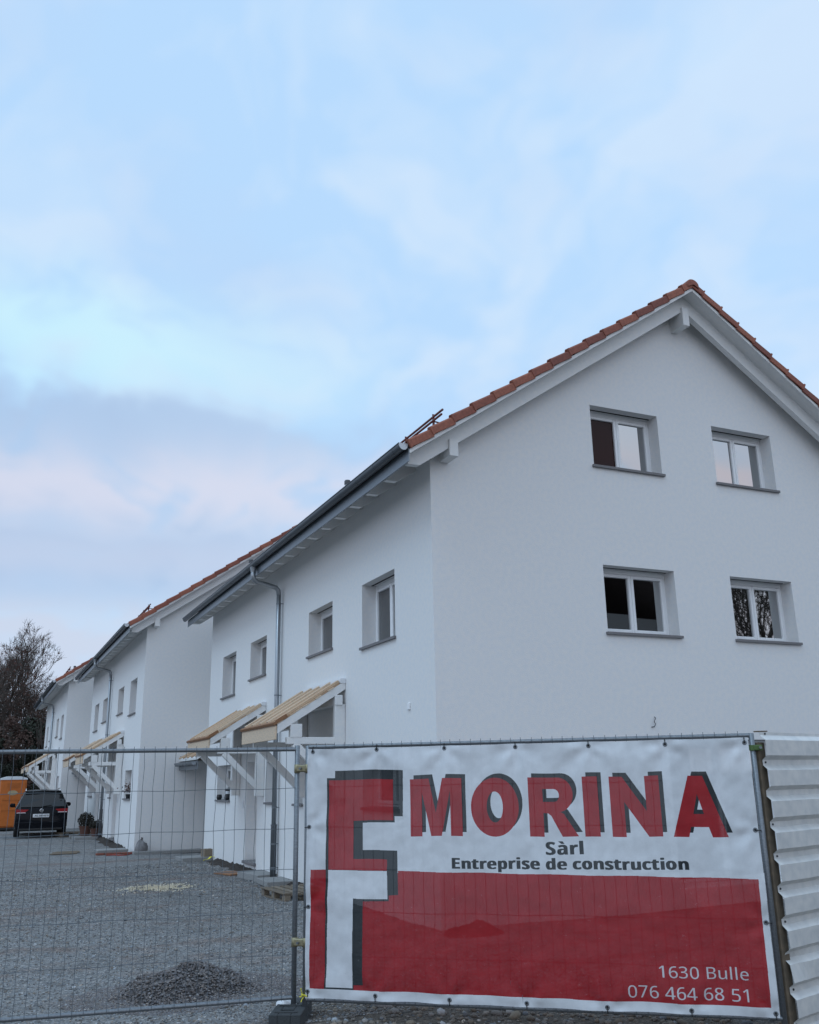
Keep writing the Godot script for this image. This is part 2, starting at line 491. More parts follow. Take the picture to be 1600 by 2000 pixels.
func wall_with_holes(s: Shape, outline: PackedVector2Array, holes: Array, xf: Transform3D, depth: float):
	# outline in the wall's own plane (x right, y up, z outwards); holes are Rect2; reveals run inwards
	var xs := [-100.0, 100.0]; var ys := [-100.0, 100.0]
	for h in holes:
		xs.append_array([h.position.x, h.end.x]); ys.append_array([h.position.y, h.end.y])
	xs.sort(); ys.sort()
	for i in xs.size() - 1:
		for j in ys.size() - 1:
			if xs[i + 1] - xs[i] < 0.0005 or ys[j + 1] - ys[j] < 0.0005: continue
			var mid := Vector2(xs[i] + xs[i + 1], ys[j] + ys[j + 1]) * 0.5
			var hole := false
			for h in holes:
				if h.has_point(mid): hole = true
			if hole: continue
			var cell := PackedVector2Array([Vector2(xs[i], ys[j]), Vector2(xs[i + 1], ys[j]), Vector2(xs[i + 1], ys[j + 1]), Vector2(xs[i], ys[j + 1])])
			for poly in Geometry2D.intersect_polygons(cell, outline):
				var idx := Geometry2D.triangulate_polygon(poly)
				for k in range(0, idx.size(), 3):
					var a: Vector2 = poly[idx[k]]; var b: Vector2 = poly[idx[k + 1]]; var c: Vector2 = poly[idx[k + 2]]
					if (b - a).cross(c - a) > 0.0:
						var t := b; b = c; c = t
					s.tri(xf * Vector3(a.x, a.y, 0), xf * Vector3(b.x, b.y, 0), xf * Vector3(c.x, c.y, 0))
	for h in holes:
		var a: Vector2 = h.position; var b: Vector2 = h.end
		var d := -depth - 0.12
		s.quad(xf * Vector3(a.x, a.y, 0), xf * Vector3(a.x, a.y, d), xf * Vector3(a.x, b.y, d), xf * Vector3(a.x, b.y, 0))
		s.quad(xf * Vector3(b.x, a.y, 0), xf * Vector3(b.x, b.y, 0), xf * Vector3(b.x, b.y, d), xf * Vector3(b.x, a.y, d))
		s.quad(xf * Vector3(a.x, b.y, 0), xf * Vector3(a.x, b.y, d), xf * Vector3(b.x, b.y, d), xf * Vector3(b.x, b.y, 0))
		s.quad(xf * Vector3(a.x, a.y, 0), xf * Vector3(b.x, a.y, 0), xf * Vector3(b.x, a.y, d), xf * Vector3(a.x, a.y, d))

func window(house: Node3D, xf: Transform3D, w: float, h: float, casements: int, sill := true, glass := "glass", first := ""):
	# xf: lower left corner of the opening on the wall face, x right, y up, z out
	var n := part("window", house, xf)
	var d := -RECESS
	var f := Shape.new()
	var t := 0.045
	var mid := w / casements
	f.box(Vector3(0, 0, d - 0.07), Vector3(t, h, d), 0.004)
	f.box(Vector3(w - t, 0, d - 0.07), Vector3(w, h, d), 0.004)
	f.box(Vector3(t, 0, d - 0.07), Vector3(w - t, t, d - 0.001), 0.004)
	f.box(Vector3(t, h - t - 0.03, d - 0.07), Vector3(w - t, h, d - 0.001), 0.004)
	obj("frame", f, m.pvc, n)
	for k in casements:
		var x0 := k * mid + (t + 0.004 if k == 0 else 0.002)
		var x1 := (k + 1) * mid - (t + 0.004 if k == casements - 1 else 0.002)
		var y0 := t + 0.004
		var y1 := h - t - 0.034
		var st := 0.052
		var s := Shape.new()
		var zf := d + 0.014
		s.box(Vector3(x0, y0, d - 0.05), Vector3(x0 + st, y1, zf), 0.007)
		s.box(Vector3(x1 - st, y0, d - 0.05), Vector3(x1, y1, zf), 0.007)
		s.box(Vector3(x0 + st, y0, d - 0.05), Vector3(x1 - st, y0 + st, zf - 0.001), 0.007)
		s.box(Vector3(x0 + st, y1 - st, d - 0.05), Vector3(x1 - st, y1, zf - 0.001), 0.007)
		obj("casement", s, m.pvc, n)
		var g := Shape.new()
		var wob := rng.randf_range(-0.0022, 0.0022)
		var wob2 := rng.randf_range(-0.0022, 0.0022)
		g.quad(Vector3(x0 + st, y0 + st, d - 0.022 + wob), Vector3(x0 + st, y1 - st, d - 0.022 + wob2), Vector3(x1 - st, y1 - st, d - 0.022 - wob), Vector3(x1 - st, y0 + st, d - 0.022 - wob2))
		g.quad(Vector3(x0 + st, y0 + st, d - 0.044), Vector3(x1 - st, y0 + st, d - 0.044), Vector3(x1 - st, y1 - st, d - 0.044), Vector3(x0 + st, y1 - st, d - 0.044))
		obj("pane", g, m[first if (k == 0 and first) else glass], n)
	# the slot of the roller blind under the lintel
	var slot := Shape.new()
	slot.box(Vector3(0.02, h - 0.006, d + 0.05), Vector3(w - 0.02, h + 0.03, d + 0.085))
	obj("blind_slot", slot, m.slot, n)
	if sill:
		var sl := Shape.new()
		sl.prism(PackedVector2Array([Vector2(-RECESS + 0.014, 0.012), Vector2(0.045, 0.0), Vector2(0.045, -0.04), Vector2(-RECESS + 0.014, -0.03)]), -0.035, w + 0.035, Transform3D(Basis(Vector3(0, 0, 1), Vector3(0, 1, 0), Vector3(1, 0, 0)), Vector3.ZERO))
		obj("sill", sl, m.sill, n)

func door(house: Node3D, xf: Transform3D, w: float, h: float):
	var n := part("door", house, xf)
	var d := -RECESS
	var f := Shape.new()
	f.box(Vector3(0, 0, d - 0.08), Vector3(0.06, h, d), 0.004)
	f.box(Vector3(w - 0.06, 0, d - 0.08), Vector3(w, h, d), 0.004)
	f.box(Vector3(0.06, h - 0.06, d - 0.08), Vector3(w - 0.06, h, d - 0.001), 0.004)
	obj("frame", f, m.pvc, n)
	var l := Shape.new()
	l.box(Vector3(0.064, 0.01, d - 0.06), Vector3(w - 0.064, h - 0.064, d - 0.02), 0.006)
	obj("leaf", l, m.pvc, n)
	var hd := Shape.new()
	hd.tube([Vector3(w - 0.14, 0.75, d - 0.02), Vector3(w - 0.14, 0.75, d + 0.05), Vector3(w - 0.14, 1.25, d + 0.05), Vector3(w - 0.14, 1.25, d - 0.02)], [0.014], 8)
	obj("handle", hd, m.galv, n, true)
	var sl := Shape.new()
	sl.box(Vector3(-0.03, -0.06, -RECESS + 0.005), Vector3(w + 0.03, 0.0, 0.06), 0.006)
	obj("threshold", sl, m.sill, n)

func tile_profile(verge: int) -> Array:
	# across the roof, from the gable side (z 0) inwards: (z, height)
	return [Vector2(0.0, 0.0), Vector2(-0.018, 0.026), Vector2(-0.045, 0.034), Vector2(-0.072, 0.026), Vector2(-0.09, 0.004), Vector2(-0.165, 0.010), Vector2(-0.25, 0.002), Vector2(-0.30, 0.014)]

func tile_mesh(flip: float, verge: bool, len_: float) -> ArrayMesh:
	var s := Shape.new()
	var p := tile_profile(0)
	var th := 0.022
	for i in p.size() - 1:
		var a: Vector2 = p[i]; var b: Vector2 = p[i + 1]
		var q := [Vector3(0, a.y, a.x * flip), Vector3(0, b.y, b.x * flip), Vector3(len_, b.y, b.x * flip), Vector3(len_, a.y, a.x * flip)]
		var dn := Vector3(0, -th, 0)
		s.quad(q[0], q[3], q[2], q[1])
		s.quad(q[0] + dn, q[1] + dn, q[2] + dn, q[3] + dn)
		s.quad(q[0], q[1], q[1] + dn, q[0] + dn)
	if verge:
		# the down-turned side of a verge tile, a little proud and with a nose at its lower end
		s.box(Vector3(-0.006, -0.098, -0.012 if flip > 0 else -0.014), Vector3(len_ - 0.03, 0.012, 0.014 if flip > 0 else 0.012), 0.006)
		s.box(Vector3(-0.014, -0.108, -0.022), Vector3(0.020, 0.026, 0.026), 0.005)
	return s.mesh(null)

var tile_cache := {}
func roof(house: Node3D, near: bool):
	var dk := Shape.new()
	var z0 := 0.55
	var z1 := -LEN - 0.55
	var top := deck_y(RX)
	dk.prism(PackedVector2Array([Vector2(-0.583, 6.275), Vector2(RX, top), Vector2(2 * RX + 0.583, 6.275), Vector2(2 * RX + 0.583, 6.315), Vector2(RX, top + 0.045), Vector2(-0.583, 6.315)]), z1, z0)
	var rf := obj("roof", dk, m.deck_paint, house)
	for side in 2:
		# the white edge trim of the boarding along the verge
		var tr_ := Shape.new()
		var P := func(x: float, y: float) -> Vector2: return Vector2(x if side == 0 else 2 * RX - x, y)
		tr_.prism(PackedVector2Array([P.call(-0.585, 6.262), P.call(RX, top - 0.012), P.call(RX, top + 0.05), P.call(-0.585, 6.324)]), z0 + 0.002, z0 + 0.014)
		obj("verge_trim", tr_, m.paint, rf)
	var ang := atan(SLOPE)
	var c := cos(ang); var sn := sin(ang)
	var tilt := deg_to_rad(4.4)
	if tile_cache.is_empty():
		for side in [1.0, -1.0]:
			tile_cache[side] = [tile_mesh(side, true, 0.455), tile_mesh(side, false, 0.455)]
	var tr := RandomNumberGenerator.new()
	tr.seed = 99
	var mats := [m.tile_a, m.tile_b, m.tile_c]
	var left := []; var right := []
	for side in [1.0, -1.0]:
		for i in 16:
			var x0 := -0.622 + 0.3535 * i
			for col in 51:
				var z := z0 + 0.034 - 0.30 * col
				var px := x0 if side > 0 else 2 * RX - x0
				var py := 6.315 + SLOPE * (x0 + 0.583) + 0.142
				var b := Basis(Vector3(c * side, sn, 0), Vector3(-sn * side, c, 0), Vector3(0, 0, side))
				b = b * Basis(Vector3(0, 0, 1), -tilt)
				if i == 15: b = b.scaled_local(Vector3(0.62, 1, 1))
				var xf := Transform3D(b, Vector3(px, py, z))
				if col < 2:
					xf.origin += Vector3(tr.randf_range(-0.004, 0.004), tr.randf_range(-0.003, 0.003), tr.randf_range(-0.004, 0.004))
					var o := obj("roof_tile", tile_cache[side][0 if col == 0 else 1], mats[tr.randi() % 3], rf)
					o.transform = xf
				elif side > 0: left.push_back(xf)
				else: right.push_back(xf)
	var white := []
	for i in left.size(): white.push_back(Color.WHITE)
	var fm: ArrayMesh = tile_cache[1.0][1].duplicate()
	fm.surface_set_material(0, m.tile_a)
	scatter("field_tiles", "", fm, left, white, rf)
	var fm2: ArrayMesh = tile_cache[-1.0][1].duplicate()
	fm2.surface_set_material(0, m.tile_a)
	scatter("field_tiles", "", fm2, right, white, rf)
	# ridge: half-round tiles, the first one closed by a disc
	for i in (4 if near else 1):
		var rt := Shape.new()
		var za := z0 + 0.05 - 0.40 * i
		var zb := za - 0.42 if (near and i < 3) else z1
		ridge_piece(rt, za, zb, top, i == 0, 0.122 if i % 2 == 0 else 0.116)
		obj("ridge_tile", rt, mats[i % 3], rf)
	# snow guard
	var sg := part("snow_guard", house)
	var gx := -0.03
	var rails := Shape.new()
	rails.tube([Vector3(gx, 7.02, 0.53), Vector3(gx, 7.02, z1 + 0.1)], [0.017], 8)
	obj("rail", rails, m.snow_guard, sg, true)
	rails = Shape.new()
	rails.tube([Vector3(gx - 0.02, 6.945, 0.53), Vector3(gx - 0.02, 6.945, z1 + 0.1)], [0.017], 8)
	obj("rail", rails, m.snow_guard, sg, true)
	for k in 15:
		var z := 0.22 - 1.0 * k
		var br := Shape.new()
		br.bar(Vector3(gx, 6.80, z), Vector3(gx, 7.06, z), 0.012, 0.035, Vector3.RIGHT)
		br.bar(Vector3(gx, 6.95, z), Vector3(gx + 0.16, 6.93, z), 0.012, 0.02, Vector3.UP)
		obj("bracket", br, m.snow_guard, sg)
	for z in [-5.08, -12.58]:
		var v := part("vent_pipe", house)
		var p := Shape.new()
		p.tube([Vector3(0.6, 7.0, z), Vector3(0.6, 7.64, z)], [0.055], 14)
		obj("pipe", p, m.zinc_cap, v, true)
		p = Shape.new()
		p.lathe([Vector2(0.0, 7.72), Vector2(0.052, 7.72), Vector2(0.066, 7.70), Vector2(0.066, 7.63), Vector2(0.0, 7.63)], 14, Vector3(0.6, 0, z))
		obj("cap", p, m.iron, v)

func ridge_piece(rt: Shape, za: float, zb: float, top: float, capped: bool, r: float):
	var n := 10
	var cy := top + 0.075
	var at := func(t: float, z: float, rr: float) -> Vector3:
		return Vector3(RX - cos(t) * rr * 1.12, cy + sin(t) * rr, z)
	for k in n:
		var t0 := -0.35 + (PI + 0.7) * k / n
		var t1 := -0.35 + (PI + 0.7) * (k + 1) / n
		rt.quad(at.call(t0, za, r), at.call(t1, za, r), at.call(t1, zb, r * 0.94), at.call(t0, zb, r * 0.94))
		rt.quad(at.call(t0, za, r - 0.02), at.call(t0, zb, r - 0.025), at.call(t1, zb, r - 0.025), at.call(t1, za, r - 0.02))
		if capped:
			rt.tri(Vector3(RX, cy + 0.01, za + 0.022), at.call(t1, za + 0.012, r * 0.9), at.call(t0, za + 0.012, r * 0.9))
			rt.quad(at.call(t0, za + 0.012, r * 0.9), at.call(t1, za + 0.012, r * 0.9), at.call(t1, za, r), at.call(t0, za, r))
		else:
			rt.quad(at.call(t0, za, r), at.call(t0, za, r - 0.02), at.call(t1, za, r - 0.02), at.call(t1, za, r))

func timber(house: Node3D):
	# rafters along the gable ends, rafter tails under the eaves, purlins through the gable
	for zz in [0.304, -LEN - 0.204]:
		for side in 2:
			var r := Shape.new()
			var P := func(x: float, y: float) -> Vector2: return Vector2(x if side == 0 else 2 * RX - x, y)
			r.prism(PackedVector2Array([P.call(-0.50, 6.20), P.call(-0.315, 6.20), P.call(RX, deck_y(RX) - 0.266), P.call(RX, deck_y(RX) + 0.01), P.call(-0.50, deck_y(-0.5) + 0.01)]), zz - 0.11, zz)
			obj("verge_rafter", r, m.paint, house)
	var n := 19
	for i in n:
		var z := -0.50 - 0.737 * i
		for side in 2:
			if side == 1 and i > 2: continue
			var r := Shape.new()
			var P := func(x: float, y: float) -> Vector2: return Vector2(x if side == 0 else 2 * RX - x, y)
			r.prism(PackedVector2Array([P.call(-0.50, 6.20), P.call(-0.315, 6.20), P.call(0.05, deck_y(0.05) - 0.268), P.call(0.05, deck_y(0.05) + 0.01), P.call(-0.50, deck_y(-0.5) + 0.01)]), z - 0.11, z)
			obj("rafter_tail", r, m.paint, house)
	for p in [[0.16, 0.305, 6.40, 6.66], [4.866, 5.006, 9.45, 9.80], [9.567, 9.712, 6.40, 6.66]]:
		var s := Shape.new()
		s.box(Vector3(p[0], p[2], -0.1), Vector3(p[1], p[3], 0.345), 0.005)
		obj("purlin", s, m.paint, house)

func rain_goods(house: Node3D):
	var z0 := 0.555
	var z1 := -LEN - 0.60
	var fs := Shape.new()
	fs.box(Vector3(-0.597, 6.145, z1 + 0.04), Vector3(-0.585, 6.345, z0 - 0.005))
	fs.box(Vector3(-0.605, 6.145, z1 + 0.04), Vector3(-0.597, 6.156, z0 - 0.005))
	obj("eaves_flashing", fs, m.galv_dark, house)
	var gt := part("gutter", house)
	var g := Shape.new()
	var cx := -0.677
	var cy := 6.392
	var n := 12
	for k in n:
		var t0 := PI + PI * k / n
		var t1 := PI + PI * (k + 1) / n
		var a := Vector2(cx + cos(t0) * 0.070, cy + sin(t0) * 0.088)
		var b := Vector2(cx + cos(t1) * 0.070, cy + sin(t1) * 0.088)
		g.quad(Vector3(a.x, a.y, z0), Vector3(b.x, b.y, z0), Vector3(b.x, b.y, z1), Vector3(a.x, a.y, z1))
	obj("trough", g, m.zinc_dark, gt, true)
	var bead := Shape.new()
	bead.tube([Vector3(cx - 0.070, cy + 0.004, z0), Vector3(cx - 0.070, cy + 0.004, z1)], [0.010], 8)
	obj("bead", bead, m.zinc_dark, gt, true)
	for z in [z0, z1]:
		var cap := Shape.new()
		for k in n:
			var t0 := PI + PI * k / n
			var t1 := PI + PI * (k + 1) / n
			for dz in [-0.004, 0.004]:
				cap.tri(Vector3(cx, cy, z + dz), Vector3(cx + cos(t0) * 0.072, cy + sin(t0) * 0.090, z + dz), Vector3(cx + cos(t1) * 0.072, cy + sin(t1) * 0.090, z + dz))
			cap.quad(Vector3(cx + cos(t0) * 0.072, cy + sin(t0) * 0.090, z + 0.004), Vector3(cx + cos(t1) * 0.072, cy + sin(t1) * 0.090, z + 0.004), Vector3(cx + cos(t1) * 0.072, cy + sin(t1) * 0.090, z - 0.004), Vector3(cx + cos(t0) * 0.072, cy + sin(t0) * 0.090, z - 0.004))
		cap.box(Vector3(cx - 0.072, cy - 0.004, z - 0.005), Vector3(cx + 0.072, cy + 0.008, z + 0.005))
		obj("end_cap", cap, m.zinc_cap, gt)
	for i in 20:
		var br := Shape.new()
		var z := 0.30 - 0.737 * i
		for k in n:
			var t0 := PI + PI * k / n
			var t1 := PI + PI * (k + 1) / n
			var a := Vector2(cx + cos(t0) * 0.0735, cy + sin(t0) * 0.0915)
			var b := Vector2(cx + cos(t1) * 0.0735, cy + sin(t1) * 0.0915)
			br.quad(Vector3(a.x, a.y, z), Vector3(b.x, b.y, z), Vector3(b.x, b.y, z - 0.03), Vector3(a.x, a.y, z - 0.03))
		obj("bracket", br, m.zinc_dark, gt, true)
	var dp := part("downpipe", house)
	var zp := -7.45
	var p := Shape.new()
	p.lathe([Vector2(0.075, 6.32), Vector2(0.062, 6.26), Vector2(0.055, 6.20)], 12, Vector3(cx, 0, zp))
	var pts := [Vector3(cx, 6.24, zp), Vector3(cx, 6.12, zp), Vector3(cx + 0.03, 6.04, zp), Vector3(cx + 0.11, 5.99, zp), Vector3(-0.28, 5.93, zp), Vector3(-0.16, 5.90, zp), Vector3(-0.11, 5.84, zp), Vector3(-0.095, 5.74, zp)]
	p.tube(pts, [0.052], 14)
	obj("swan_neck", p, m.zinc, dp, true)
	p = Shape.new()
	p.tube([Vector3(-0.095, 5.76, zp), Vector3(-0.095, 0.95, zp)], [0.050], 16)
	obj("pipe", p, m.zinc, dp, true)
	p = Shape.new()
	p.tube([Vector3(-0.095, 1.02, zp), Vector3(-0.095, 0.98, zp), Vector3(-0.095, -0.05, zp)], [0.068, 0.060, 0.060], 16)
	obj("standpipe", p, m.iron, dp, true)
	for y in [5.55, 3.6, 1.35, 0.65, 0.2]:
		p = Shape.new()
		p.tube([Vector3(-0.095, y - 0.014, zp), Vector3(-0.095, y + 0.014, zp)], [0.064 if y < 1.0 else 0.054], 14)
		p.bar(Vector3(-0.05, y, zp + 0.03), Vector3(0.02, y, zp + 0.03), 0.016, 0.016)
		obj("clip", p, m.galv, dp)

func canopy(house: Node3D, zn: float, zf: float, near: bool):
	# a lean-to roof over a front door: bare battens on white-painted timber frames
	var c := part("door_canopy", house)
	var k := 0.622
	var top := func(x: float) -> float: return 3.52 + k * x     # upper face of the rafters, x negative outwards
	var xo := -1.21
	for z in [zn, zf + 0.10, (zn + zf + 0.1) * 0.5]:
		var middle: bool = absf(z - (zn + zf + 0.1) * 0.5) < 0.01
		var r := Shape.new()
		r.prism(PackedVector2Array([Vector2(-0.005, top.call(0.0)), Vector2(xo, top.call(xo)), Vector2(xo, top.call(xo) - 0.145), Vector2(-0.005, top.call(0.0) - 0.145)]), z - 0.09, z)
		obj("rafter", r, m.paint, c)
		if middle: continue
		var s := Shape.new()
		s.box(Vector3(-0.195, 1.56, z - 0.115), Vector3(-0.005, 3.12, z - 0.005), 0.008)
		obj("wall_post", s, m.paint, c)
		s = Shape.new()
		s.box(Vector3(-1.04, 2.45, z - 0.105), Vector3(-0.19, 2.565, z - 0.012), 0.008)
		obj("tie_beam", s, m.paint, c)
		s = Shape.new()
		s.box(Vector3(-0.98, 2.56, z - 0.11), Vector3(-0.775, 2.78, z - 0.004), 0.006)
		obj("front_post", s, m.paint, c)
		s = Shape.new()
		s.bar(Vector3(-0.90, 2.46, z - 0.058), Vector3(-0.12, 1.72, z - 0.058), 0.095, 0.125, Vector3.UP, 0.006)
		obj("brace", s, m.paint, c)
	# plates running along the wall and along the front
	var pl := Shape.new()
	pl.box(Vector3(-0.20, 3.10, zf), Vector3(-0.065, 3.27, zn + 0.03), 0.006)
	obj("wall_plate", pl, m.paint, c)
	pl = Shape.new()
	pl.box(Vector3(-0.97, 2.70, zf), Vector3(-0.84, 2.84, zn - 0.10), 0.006)
	obj("front_plate", pl, m.paint, c)
	# boarding and battens
	var nrm := Vector3(-k, 1, 0).normalized()
	var cr := RandomNumberGenerator.new()
	cr.seed = int(absf(zn) * 100)
	var np := 10
	for i in np:
		# rough-sawn boards across the rafters, their ends not quite in line
		var s := Shape.new()
		var x0 := lerpf(xo, -0.10, float(i) / np)
		var x1 := lerpf(xo, -0.10, (i + 0.965) / np)
		var za := zn + cr.randf_range(-0.012, 0.022)
		var mid := Vector3((x0 + x1) * 0.5, top.call((x0 + x1) * 0.5), 0) + nrm * 0.014
		s.bar(Vector3(mid.x, mid.y, zf + 0.01), Vector3(mid.x, mid.y, za), (x1 - x0) * 1.175, 0.022, nrm, 0.003)
		obj("roof_board", s, [m.raw_a, m.raw_b, m.raw_c][cr.randi() % 3], c)
	var n := 5
	for i in n:
		var z := lerpf(zn - 0.06, zf + 0.12, float(i) / (n - 1))
		var s := Shape.new()
		var x1 := -0.05 - cr.randf() * 0.10
		var a := Vector3(x1, top.call(x1), z) + nrm * 0.052
		var b := Vector3(xo + 0.02, top.call(xo + 0.02), z + cr.randf_range(-0.02, 0.02)) + nrm * 0.052
		s.bar(a, b, 0.07 + cr.randf() * 0.02, 0.05, nrm, 0.005)
		obj("batten", s, [m.raw_a, m.raw_c][cr.randi() % 2], c)
	var f := Shape.new()
	f.box(Vector3(xo - 0.040, top.call(xo) - 0.245, zf + 0.0), Vector3(xo - 0.006, top.call(xo) - 0.02, zn - 0.002), 0.004)
	obj("fascia_board", f, m.raw_c, c)
	f = Shape.new()
	f.bar(Vector3(xo - 0.045, top.call(xo) + 0.018, zn + 0.015), Vector3(xo - 0.045, top.call(xo) + 0.018, zf - 0.01), 0.06, 0.05, nrm, 0.004)
	f.bar(Vector3(xo - 0.03, top.call(xo) + 0.04, zn + 0.005), Vector3(xo + 0.16, top.call(xo + 0.16) + 0.055, zn + 0.005), 0.025, 0.06, nrm, 0.004)
	obj("eaves_batten", f, m.raw_brown, c)
	f = Shape.new()
	f.box(Vector3(-0.10, 3.475, zf + 0.01), Vector3(-0.003, 3.56, zn + 0.015), 0.003)
	obj("wall_flashing", f, m.foil, c)

func house(at: Vector3, label: String, idx: int) -> Node3D:
	var near := idx == 0
	var h := thing("terraced_house", label, "house", at, 0.0, "row of new white houses")
	# openings on the long side: the wall's own plane runs from the far end (0) to the near corner (LEN)
	var sx := Transform3D(Basis(Vector3(0, 0, 1), Vector3(0, 1, 0), Vector3(-1, 0, 0)), Vector3(0, 0, -LEN))
	var sh := []
	var ups := [[-2.775, 3.985, 1.40, 1.07], [-5.645, 4.185, 1.385, 0.87], [-10.05, 4.185, 1.385, 0.87], [-12.86, 3.985, 1.40, 1.07]]
	for u in ups: sh.push_back(Rect2(u[0] + LEN, u[1], u[2], u[3]))
	var lows := [[-2.73, 1.435, 1.40, 0.84], [-6.41, 1.435, 0.53, 0.84], [-8.43, 1.435, 0.53, 0.84], [-13.02, 1.435, 1.40, 0.84]]
	for u in lows: sh.push_back(Rect2(u[0] + LEN, u[1], u[2], u[3]))
	var doors := [-5.20, -10.05]
	for d in doors: sh.push_back(Rect2(d + LEN, 0.17, 0.95, 2.13))
	var s := Shape.new()
	wall_with_holes(s, PackedVector2Array([Vector2(0, -0.35), Vector2(LEN, -0.35), Vector2(LEN, 6.66), Vector2(0, 6.66)]), sh, sx, RECESS)
	obj("side_wall", s, m.render, h)
	var gx := Transform3D.IDENTITY
	var gh := [Rect2(2.97, 6.715, 1.385, 1.055), Rect2(5.55, 6.715, 1.375, 1.055), Rect2(2.99, 3.985, 1.405, 1.07), Rect2(5.58, 3.985, 1.39, 1.07), Rect2(3.95, 0.22, 2.3, 2.15)]
	var outline := PackedVector2Array([Vector2(0, -0.35), Vector2(WID, -0.35), Vector2(WID, 6.66), Vector2(RX, deck_y(RX) - 0.01), Vector2(0, 6.66)])
	s = Shape.new()
	wall_with_holes(s, outline, gh if idx < 2 else [], gx, RECESS)
	obj("gable_wall", s, m.render, h)
	s = Shape.new()
	wall_with_holes(s, outline, [], Transform3D(Basis.IDENTITY, Vector3(0, 0, -LEN)), RECESS)
	s.quad(Vector3(WID, -0.35, 0), Vector3(WID, 6.66, 0), Vector3(WID, 6.66, -LEN), Vector3(WID, -0.35, -LEN))
	obj("rear_wall", s, m.render, h)
	for u in ups + lows:
		window(h, sx * Transform3D(Basis.IDENTITY, Vector3(u[0] + LEN, u[1], 0)), u[2], u[3], 2 if (u[2] > 1.39) else 1, true, "glass_dim")
	for d in doors:
		door(h, sx * Transform3D(Basis.IDENTITY, Vector3(d + LEN, 0.17, 0)), 0.95, 2.13)
	if idx < 2:
		for k in gh.size():
			window(h, Transform3D(Basis.IDENTITY, Vector3(gh[k].position.x, gh[k].position.y, 0)), gh[k].size.x, gh[k].size.y, 2, k < 4, "glass", "glass_dark_room" if k == 0 else "")
	roof(h, near)
	timber(h)
	rain_goods(h)
	canopy(h, -3.56, -5.74, near)
	canopy(h, -8.57, -10.75, near)
	# doorbell boxes beside the doors, a junction box and a loose cable on the walls of the near house
	for z in [-10.29, -4.02]:
		s = Shape.new()
		s.box(Vector3(-0.02, 1.29, z - 0.035), Vector3(0.0, 1.45, z + 0.035), 0.006)
		obj("doorbell", s, m.roof_white, h)
	if near:
		s = Shape.new()
		s.box(Vector3(-0.025, 2.83, -0.93), Vector3(0.0, 2.93, -0.85), 0.006)
		obj("junction_box", s, m.pvc, h)
		s = Shape.new()
		var pts := []
		for i in 12:
			var t := i / 11.0
			pts.push_back(Vector3(3.70 + 0.018 * sin(t * 9.0) + 0.02 * t, 2.56 + 0.15 * t, 0.008 + 0.035 * sin(t * PI)))
		s.tube(pts, [0.0055], 6)
		s.tube([Vector3(3.66, 2.555, 0.006), Vector3(3.71, 2.56, 0.02)], [0.007], 6)
		obj("loose_cable", s, m.wire_grey, h)
	return h

func passage_roof(at: Vector3, gap: float, label: String):
	# the small lean-to that bridges the gap between two houses
	var t := thing("passage_roof", label, "roof", at, 0.0, "lean-to roofs between the houses")
	t.set_meta("kind", "thing")
	var k := 0.58
	var s := Shape.new()
	s.prism(PackedVector2Array([Vector2(-0.28, 2.47), Vector2(3.2, 2.47 + k * 3.48), Vector2(3.2, 2.53 + k * 3.48), Vector2(-0.28, 2.53)]), -gap + 0.01, -0.01)
	obj("boarding", s, m.deck_paint, t)
	for i in 5:
		s = Shape.new()
		var z := -gap + 0.12 + (gap - 0.24) * i / 4.0
		s.bar(Vector3(-0.30, 2.55, z), Vector3(3.1, 2.55 + k * 3.4, z), 0.06, 0.04, Vector3.UP, 0.004)
		obj("batten", s, m.raw_b if i % 2 else m.raw_a, t)
	s = Shape.new()
	s.box(Vector3(-0.27, 2.22, -gap + 0.02), Vector3(-0.235, 2.44, -0.02))
	obj("fascia_board", s, m.galv, t)
	s = Shape.new()
	for j in 8:
		var t0 := PI + PI * j / 8.0
		var t1 := PI + PI * (j + 1) / 8.0
		s.quad(Vector3(-0.35 + cos(t0) * 0.075, 2.42 + sin(t0) * 0.09, -0.03), Vector3(-0.35 + cos(t1) * 0.075, 2.42 + sin(t1) * 0.09, -0.03), Vector3(-0.35 + cos(t1) * 0.075, 2.42 + sin(t1) * 0.09, -gap + 0.03), Vector3(-0.35 + cos(t0) * 0.075, 2.42 + sin(t0) * 0.09, -gap + 0.03))
	obj("gutter", s, m.galv, t, true)
	for i in 5:
		s = Shape.new()
		s.box(Vector3(-0.43, 2.33, -gap + 0.25 + 0.45 * i), Vector3(-0.27, 2.345, -gap + 0.28 + 0.45 * i))
		obj("gutter_bracket", s, m.galv, t)
	s = Shape.new()
	s.box(Vector3(-0.25, 2.50, -gap + 0.03), Vector3(0.5, 2.62, -gap + 0.06), 0.0)
	obj("verge_board", s, m.old_wood, t)

# ---------------------------------------------------------------- fence, banner, metal hoarding
const FA := Vector3(-3.14, 0, 3.932)      # banner panel, its post beside the wire panel
const FE := Vector3(0.7813, 0, 0.6241)    # along the banner panel
const FN := Vector3(-0.6241, 0, 0.7813)   # out of it, towards the street

